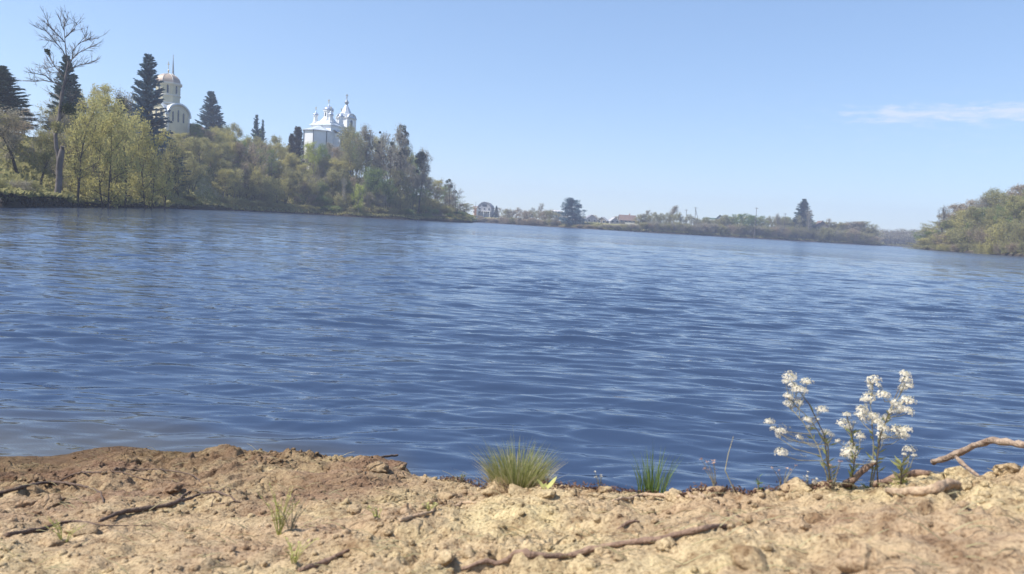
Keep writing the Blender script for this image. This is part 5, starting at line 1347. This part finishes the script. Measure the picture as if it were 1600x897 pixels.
# ---- grasses
def blades(n, spread, h, w, lean, rng, curve=0.5, base=0.25):
    V = []; F = []; b = 0
    for i in range(n):
        a = rng.uniform(0, 6.283); rr = spread * math.sqrt(rng.random()); x, y = rr * math.cos(a), rr * math.sin(a) * .7
        H = h * rng.uniform(.55, 1.15) * (1 - .25 * rr / spread); d = Vector((math.cos(a), math.sin(a), 0)) * lean * (rr / spread * .8 + rng.uniform(.05, .5)) * H
        d += Vector((rng.gauss(0, .08), rng.gauss(0, .08), 0)) * H
        s = Vector((rng.gauss(0, 1), rng.gauss(0, .5), 0)).normalized() * w * rng.uniform(.6, 1.2)
        p0 = Vector((x, y, -0.01))
        K = 4
        for k in range(K + 1):
            t = k / K; c = p0 + Vector((0, 0, H * (t - .12 * curve * t * t))) + d * (t ** 1.8)
            ww = s * (1 - t) ** .6 * (1 if k < K else .1)
            V += [c - ww, c + ww]
        F += [(b + 2 * k, b + 2 * k + 1, b + 2 * k + 3, b + 2 * k + 2) for k in range(K)]; b += 2 * (K + 1)
    return mesh_np('blades', np.array([tuple(v) for v in V]), np.array(F))
rngt = random.Random(21)
p = on_bank(808, 758); p.z = gz(p.x, p.y); SC = math.hypot(p.x, p.y) / FPX
o = empty('grass_tussock', p); tag(o, 'dense olive grass tussock growing on the lip of the bank', 'grass tussock')
link('green_blades', blades(640, 40 * SC, 86 * SC, .0010, .55, rngt), 'blade_olive', o)
link('straw_blades', blades(420, 43 * SC, 70 * SC, .0010, .7, rngt), 'blade_straw', o)
link('dead_blades', blades(130, 48 * SC, 44 * SC, .0012, 1.5, rngt, 1.2), 'blade_straw', o)
link('seed_stalks', blades(44, 34 * SC, 112 * SC, .0006, .6, rngt, .2), 'blade_olive', o)
rn = np.random.default_rng(8); Q = rn.normal(0, 1, (900, 3)) * np.array([40 * SC, 14 * SC, 6 * SC]); Q[:, 2] = np.abs(Q[:, 2]) * .8
V, F = quads_np(Q, .004, rn, 0, .35); link('dead_thatch', mesh_np('dead_thatch', V, F), 'moss_dark', o)
p = on_bank(1021, 766); p.z = gz(p.x, p.y); p.y += .02; SC = math.hypot(p.x, p.y) / FPX
o = empty('reed_tuft', p); tag(o, 'small upright bright green reed tuft between tussock and flowers', 'reed tuft')
link('green_blades', blades(80, 22 * SC, 80 * SC, .0014, .3, rngt, .2), 'blade_green', o)
link('tall_blades', blades(12, 22 * SC, 108 * SC, .0010, .3, rngt, .1), 'blade_green', o)

def weed(px, py, hpx, label, n=5, mat='weed_pale', name='seedling', spread=.5, leaf=.006, flowers=None, seed=0, cat='weed', wpx=None):
    rng = random.Random(seed + int(px)); p = on_bank(px, py); p.z = gz(p.x, p.y); s = math.hypot(p.x, p.y) / FPX; H = hpx * s
    root = empty(name, p); tag(root, label, cat)
    ms = MB(); leafP = []; tips = []
    for i in range(n):
        dx = (rng.uniform(-1, 1) * spread) * H; dy = rng.uniform(-.4, .4) * spread * H; h = H * rng.uniform(.6, 1)
        a, b_, c = Vector((rng.gauss(0, .003), 0, -.005)), Vector((dx * .4, dy * .4, h * .55)), Vector((dx, dy, h))
        ms.tube([a, b_, c], [.0011, .0009, .0004], 4); tips.append(c)
        for k in range(4):
            t = rng.uniform(.15, 1); leafP.append((a.lerp(b_, t * 2) if t < .5 else b_.lerp(c, t * 2 - 1)))
    ms.build('stem', 'weed_pale' if mat == 'weed_pale' else 'stem_green', root)
    m = MB()
    for q in leafP:
        d = Vector((rng.gauss(0, 1), rng.gauss(0, .8), rng.uniform(.1, .9))).normalized() * leaf * rng.uniform(.7, 1.5); s_ = d.cross(Vector((0, 0, 1))).normalized() * leaf * .3
        m.add([q, q + d * .5 + s_, q + d, q + d * .5 - s_], [(0, 1, 2, 3)])
    m.build('leaves', mat, root)
    if flowers:
        m = MB()
        for q in tips:
            for k in range(6):
                d = Vector((rng.gauss(0, 1), rng.gauss(0, 1), rng.uniform(-.2, 1))).normalized() * .0045; s_ = d.cross(Vector((.3, .2, 1))).normalized() * .0028
                m.add([q, q + d * .6 + s_, q + d, q + d * .6 - s_], [(0, 1, 2, 3)])
        m.build('flowers', flowers, root)
    return root
weed(438, 836, 84, 'tall pale yellow-green weed standing blurred on the left half', 11, spread=.5, leaf=.007, seed=1)
weed(455, 830, 60, 'dry straw weed close right of the tall pale weed', 5, 'blade_straw', spread=.6, seed=2)
weed(672, 800, 16, 'tiny green sprig beside the crusted root', 7, 'weed_pale', spread=.9, leaf=.006)
weed(590, 812, 26, 'small olive sprout left of the crusted root', 5, 'weed_pale', spread=.7, leaf=.006)
weed(460, 882, 40, 'low blurred yellowish weed at the bottom left of the middle', 8, 'weed_pale', spread=.9, leaf=.007)
weed(100, 848, 36, 'low yellow dry weed at the lower left', 7, 'weed_pale', spread=.9, leaf=.006)
weed(720, 752, 16, 'tiny rosette plant left of the tussock', 6, 'blade_olive', spread=1.0, leaf=.007)
weed(1184, 764, 34, 'tiny bright green shoot with a withered base', 3, 'blade_green', spread=.15, leaf=.012)
weed(1118, 764, 46, 'withered pinkish flower head left of the tiny green shoot', 5, 'dead_pink', spread=.6, leaf=.005, flowers='dead_pink')
weed(1222, 764, 40, 'faint dried pink seed sprig right of the tiny green shoot', 5, 'dead_pink', spread=.6, leaf=.003, flowers='dead_pink')
weed(938, 762, 26, 'wispy seedling with white specks right of the tussock', 4, 'blade_olive', spread=.5, leaf=.003, flowers='petal_white')
weed(1302, 768, 52, 'blurred withered stalk with pinkish top before the flowers', 3, 'dead_pink', spread=.16, leaf=.004, flowers='dead_pink')
weed(1262, 766, 26, 'low sprig with white blossom at the foot of the left flower plant', 4, 'stem_green', spread=.5, leaf=.005, flowers='petal_white')
m = MB(); p = on_bank(1152, 770); p.z = gz(p.x, p.y); q = at_d(1133, 735, math.hypot(p.x, p.y)); q2 = at_d(1146, 682, math.hypot(p.x, p.y) + .02)
o = MB().tube([(0, 0, -.01), q - p, (q + q2) / 2 - p + Vector((-.002, 0, 0)), q2 - p], [.0011, .001, .0008, .0005], 4).build('dry_stalk', 'blade_straw'); o.location = p
tag(o, 'single thin dry stalk bending over the water right of the reed tuft', 'stalk')
def leafy(px, py, r, label, mat='weed_pale'):
    p = on_bank(px, py); p.z = gz(p.x, p.y); s = math.hypot(p.x, p.y) / FPX * r; root = empty('broadleaf_seedling', p); tag(root, label, 'seedling')
    for a, e, k in ((.3, .9, 1), (2.6, .7, .8), (1.5, .3, .7), (4.4, .5, .6)):
        d = Vector((math.cos(a) * math.cos(e), math.sin(a) * math.cos(e), math.sin(e))); t = d.cross(Vector((0, 0, 1))).normalized(); n = t.cross(d)
        vs = [Vector((0, 0, 0)), d * s * .4 * k + t * s * .26 * k, d * s * .8 * k + t * s * .2 * k, d * s * 1.1 * k, d * s * .8 * k - t * s * .2 * k, d * s * .4 * k - t * s * .26 * k, d * s * .6 * k - n * s * .08]
        MB().add(vs, [(0, 1, 6), (1, 2, 6), (2, 3, 6), (3, 4, 6), (4, 5, 6), (5, 0, 6)]).build('leaf', mat, root)
leafy(853, 766, 26, 'single broad pale green leaf lying right below the tussock')

# low reddish moss and rootlets along the lip
def lip_moss():
    rng = np.random.default_rng(5); P = []
    for px in np.linspace(690, 1300, 110):
        for k in range(16):
            q = px + rng.uniform(-4, 4); best = None
            row = np.interp(q, [690, 760, 870, 1000, 1100, 1200, 1300], [745, 752, 758, 768, 766, 762, 760]) + rng.uniform(0, 7)
            p = on_bank(q, row); P.append((p.x, p.y, gz(p.x, p.y) + abs(rng.normal(0, .006))))
    P = np.array(P); P = P[(P[:, 1] < 2.6) & (P[:, 2] > .2)]; V, F = quads_np(P, .0045, rng, 0, .35)
    o = link('moss', mesh_np('moss', V, F), 'moss_dark', kind='stuff'); o['label'] = 'dark reddish moss and rootlets along the lip of the bank'; o['category'] = 'moss'
lip_moss()

# ---- white flowering cress
def cluster_mesh(seed, n=74):
    rng = random.Random(seed); m = MB(); mc = MB()
    for i in range(n):
        u = (i + .5) / n; el = math.asin(1 - 1.25 * u) if u < .95 else -.2; a = i * 2.4 + rng.uniform(-.3, .3)
        d = Vector((math.cos(a) * math.cos(el), math.sin(a) * math.cos(el), math.sin(el) * .75)) * rng.uniform(.55, 1.2)
        up = (d.normalized() + Vector((rng.gauss(0, .3), rng.gauss(0, .3), .35))).normalized(); t = up.cross(Vector((.31, .2, .9))).normalized(); b_ = up.cross(t)
        if u < .16:               # closed buds at the crown
            c = d; s = .1; vs = [c + t * s, c + b_ * s, c - t * s, c - b_ * s, c + up * s * 1.6]; mc.add(vs, [(0, 1, 4), (1, 2, 4), (2, 3, 4), (3, 0, 4), (3, 2, 1, 0)])
            continue
        s = rng.uniform(.14, .22)
        for k in range(4):
            g = k * math.pi / 2 + rng.uniform(-.2, .2) + i; e = (t * math.cos(g) + b_ * math.sin(g)); f = up.cross(e)
            m.add([d, d + e * s * .6 + f * s * .42 + up * s * .25, d + e * s * 1.15 + up * s * .15, d + e * s * .6 - f * s * .42 + up * s * .25], [(0, 1, 2, 3)])
        c = d + up * .03; vs = [c + t * .05, c + b_ * .05, c - t * .05, c - b_ * .05, c + up * .1]; mc.add(vs, [(0, 1, 4), (1, 2, 4), (2, 3, 4), (3, 0, 4)])
    b0 = len(m.v); nf = len(m.f); m.add(mc.v, mc.f)
    me = m.mesh('flower_cluster'); me.materials.append(MATS['petal_white']); me.materials.append(MATS['bud_cream'])
    for i, pl in enumerate(me.polygons): pl.material_index = 1 if i >= nf else 0
    return me
CM = [cluster_mesh(i) for i in range(5)]
def flower_plant(base, clusters, label, Dp, seed, stems=None, dark=False):
    rng = random.Random(seed)
    bx_, by_ = 1150 + base[0] / 3.556, 550 + base[1] / 3.556
    p = at_d(bx_, by_, Dp); g = gz(p.x, p.y); b0 = Vector((p.x, p.y, g))
    root = empty('white_flowering_cress', b0); tag(root, label, 'flowering plant', 'white flowering cress plants on the bank')
    forks = []
    for i, (zx, zy, w) in enumerate(clusters):
        D = Dp + rng.uniform(-.09, .09); c = at_d(1150 + zx / 3.556, 550 + zy / 3.556, D) - b0; s = D / FPX / 3.556
        o = bpy.data.objects.new('flower_cluster', CM[(i + seed) % 5]); COL.objects.link(o); o.parent = root; o.location = c
        r = w * s * rng.uniform(.68, .84); o.scale = (r, r, r * 1.0); o.rotation_euler = (rng.gauss(0, .25), rng.gauss(0, .25), rng.uniform(0, 6.28))
        forks.append((c, r))
    # stems: main stems rise from the root, flower stalks leave them
    n_main = max(1, len(clusters) // 7); mains = []
    order = sorted(forks, key=lambda f: -f[0].z)
    for k in range(n_main):
        c, r = order[int(k * len(order) / n_main * .6)]
        a = Vector((rng.gauss(0, .006), rng.gauss(0, .006), -.02)); mid = Vector((c.x * .22, c.y * .5, c.z * .48)) + Vector((rng.gauss(0, .006), 0, 0))
        pts = [a, mid * .5 + Vector((c.x * .01, 0, 0)), mid, mid.lerp(c, .55) + Vector((-c.x * .06, 0, 0)), c - Vector((0, 0, r * .2))]
        MB().tube(pts, [.0018, .0016, .0013, .0010, .0006], 5).build('stem', 'stem_dark' if k == 0 else 'stem_green', root, True)
        mains.append(pts)
    for c, r in forks:
        best = min((q for pts in mains for j in range(len(pts) - 1) for q in (pts[j].lerp(pts[j + 1], t) for t in (0, .25, .5, .75)) if q.z < c.z - .015), key=lambda q: (q - c).length + .6 * abs(q.x - c.x), default=Vector((0, 0, 0)))
        mid = best.lerp(c, .5) + Vector(((c.x - best.x) * .12, 0, -.15 * (c - best).length * .5))
        MB().tube([best, mid, c - Vector((0, 0, r * .3))], [.0009, .0008, .0006], 4).build('flower_stalk', 'stem_green', root)
        m = MB()                  # fine stalks and young pods under each head
        for k in range(9):
            q = best.lerp(c, rng.uniform(.45, .97)); d = Vector((rng.gauss(0, 1), rng.gauss(0, 1), rng.uniform(.2, 1.2))).normalized() * rng.uniform(.006, .013)
            m.tube([q, q + d], [.0004, .0003], 3)
        m.build('pods', 'stem_green', root)
    m = MB()
    for k in range(44):
        pts = rng.choice(mains); j = rng.choice((0, 0, 1, 2)); q = pts[j].lerp(pts[j + 1], rng.random()); d = Vector((rng.gauss(0, 1), rng.gauss(0, .6), rng.uniform(.4, 1.3))).normalized() * rng.uniform(.012, .026)
        s = d.cross(Vector((0, 1, .2))).normalized() * .0020
        m.add([q, q + d * .5 + s, q + d, q + d * .5 - s], [(0, 1, 2, 3)])
    m.build('leaves', 'blade_olive', root)
pf = on_bank(1300, 764); DF = math.hypot(pf.x, pf.y) + .05
flower_plant((525, 750), [(300, 140, 45), (275, 165, 26), (395, 170, 38), (340, 212, 40), (380, 215, 28), (290, 250, 30), (288, 287, 26), (348, 285, 26), (315, 185, 30), (185, 392, 35), (205, 425, 20), (250, 445, 35), (235, 470, 20), (250, 560, 38), (350, 475, 25), (395, 380, 30), (397, 418, 13), (480, 325, 36), (500, 450, 34), (535, 462, 15), (455, 375, 12), (440, 725, 18)],
             'left white-flowering plant with a dark bowed stem over the water', DF, 3)
flower_plant((640, 748), [(615, 350, 28), (600, 402, 38), (630, 420, 20), (690, 467, 30), (565, 495, 18), (628, 550, 44), (645, 512, 30), (605, 575, 28), (655, 585, 26), (655, 392, 12), (765, 610, 14)],
             'middle short white-flowering plant behind the slanting stub', DF + .02, 4)
flower_plant((760, 745), [(765, 162, 42), (745, 195, 24), (790, 185, 20), (940, 125, 36), (945, 160, 38), (965, 190, 26), (930, 195, 26), (745, 255, 48), (710, 268, 26), (820, 242, 42), (700, 325, 40), (715, 360, 38), (680, 352, 24), (770, 358, 36), (890, 300, 42), (955, 278, 46), (960, 330, 30), (920, 325, 26), (790, 395, 40), (815, 425, 34), (815, 470, 36), (900, 440, 46), (945, 435, 34), (915, 472, 32), (940, 465, 24), (835, 370, 28), (870, 330, 26)],
             'tall right white-flowering plant crowded with flower heads', DF + .03, 5)
flower_plant((925, 690), [(965, 545, 34), (990, 575, 16), (935, 570, 14)], 'small separate white-flowering stem right of the tall crowded plant', DF - .05, 6)
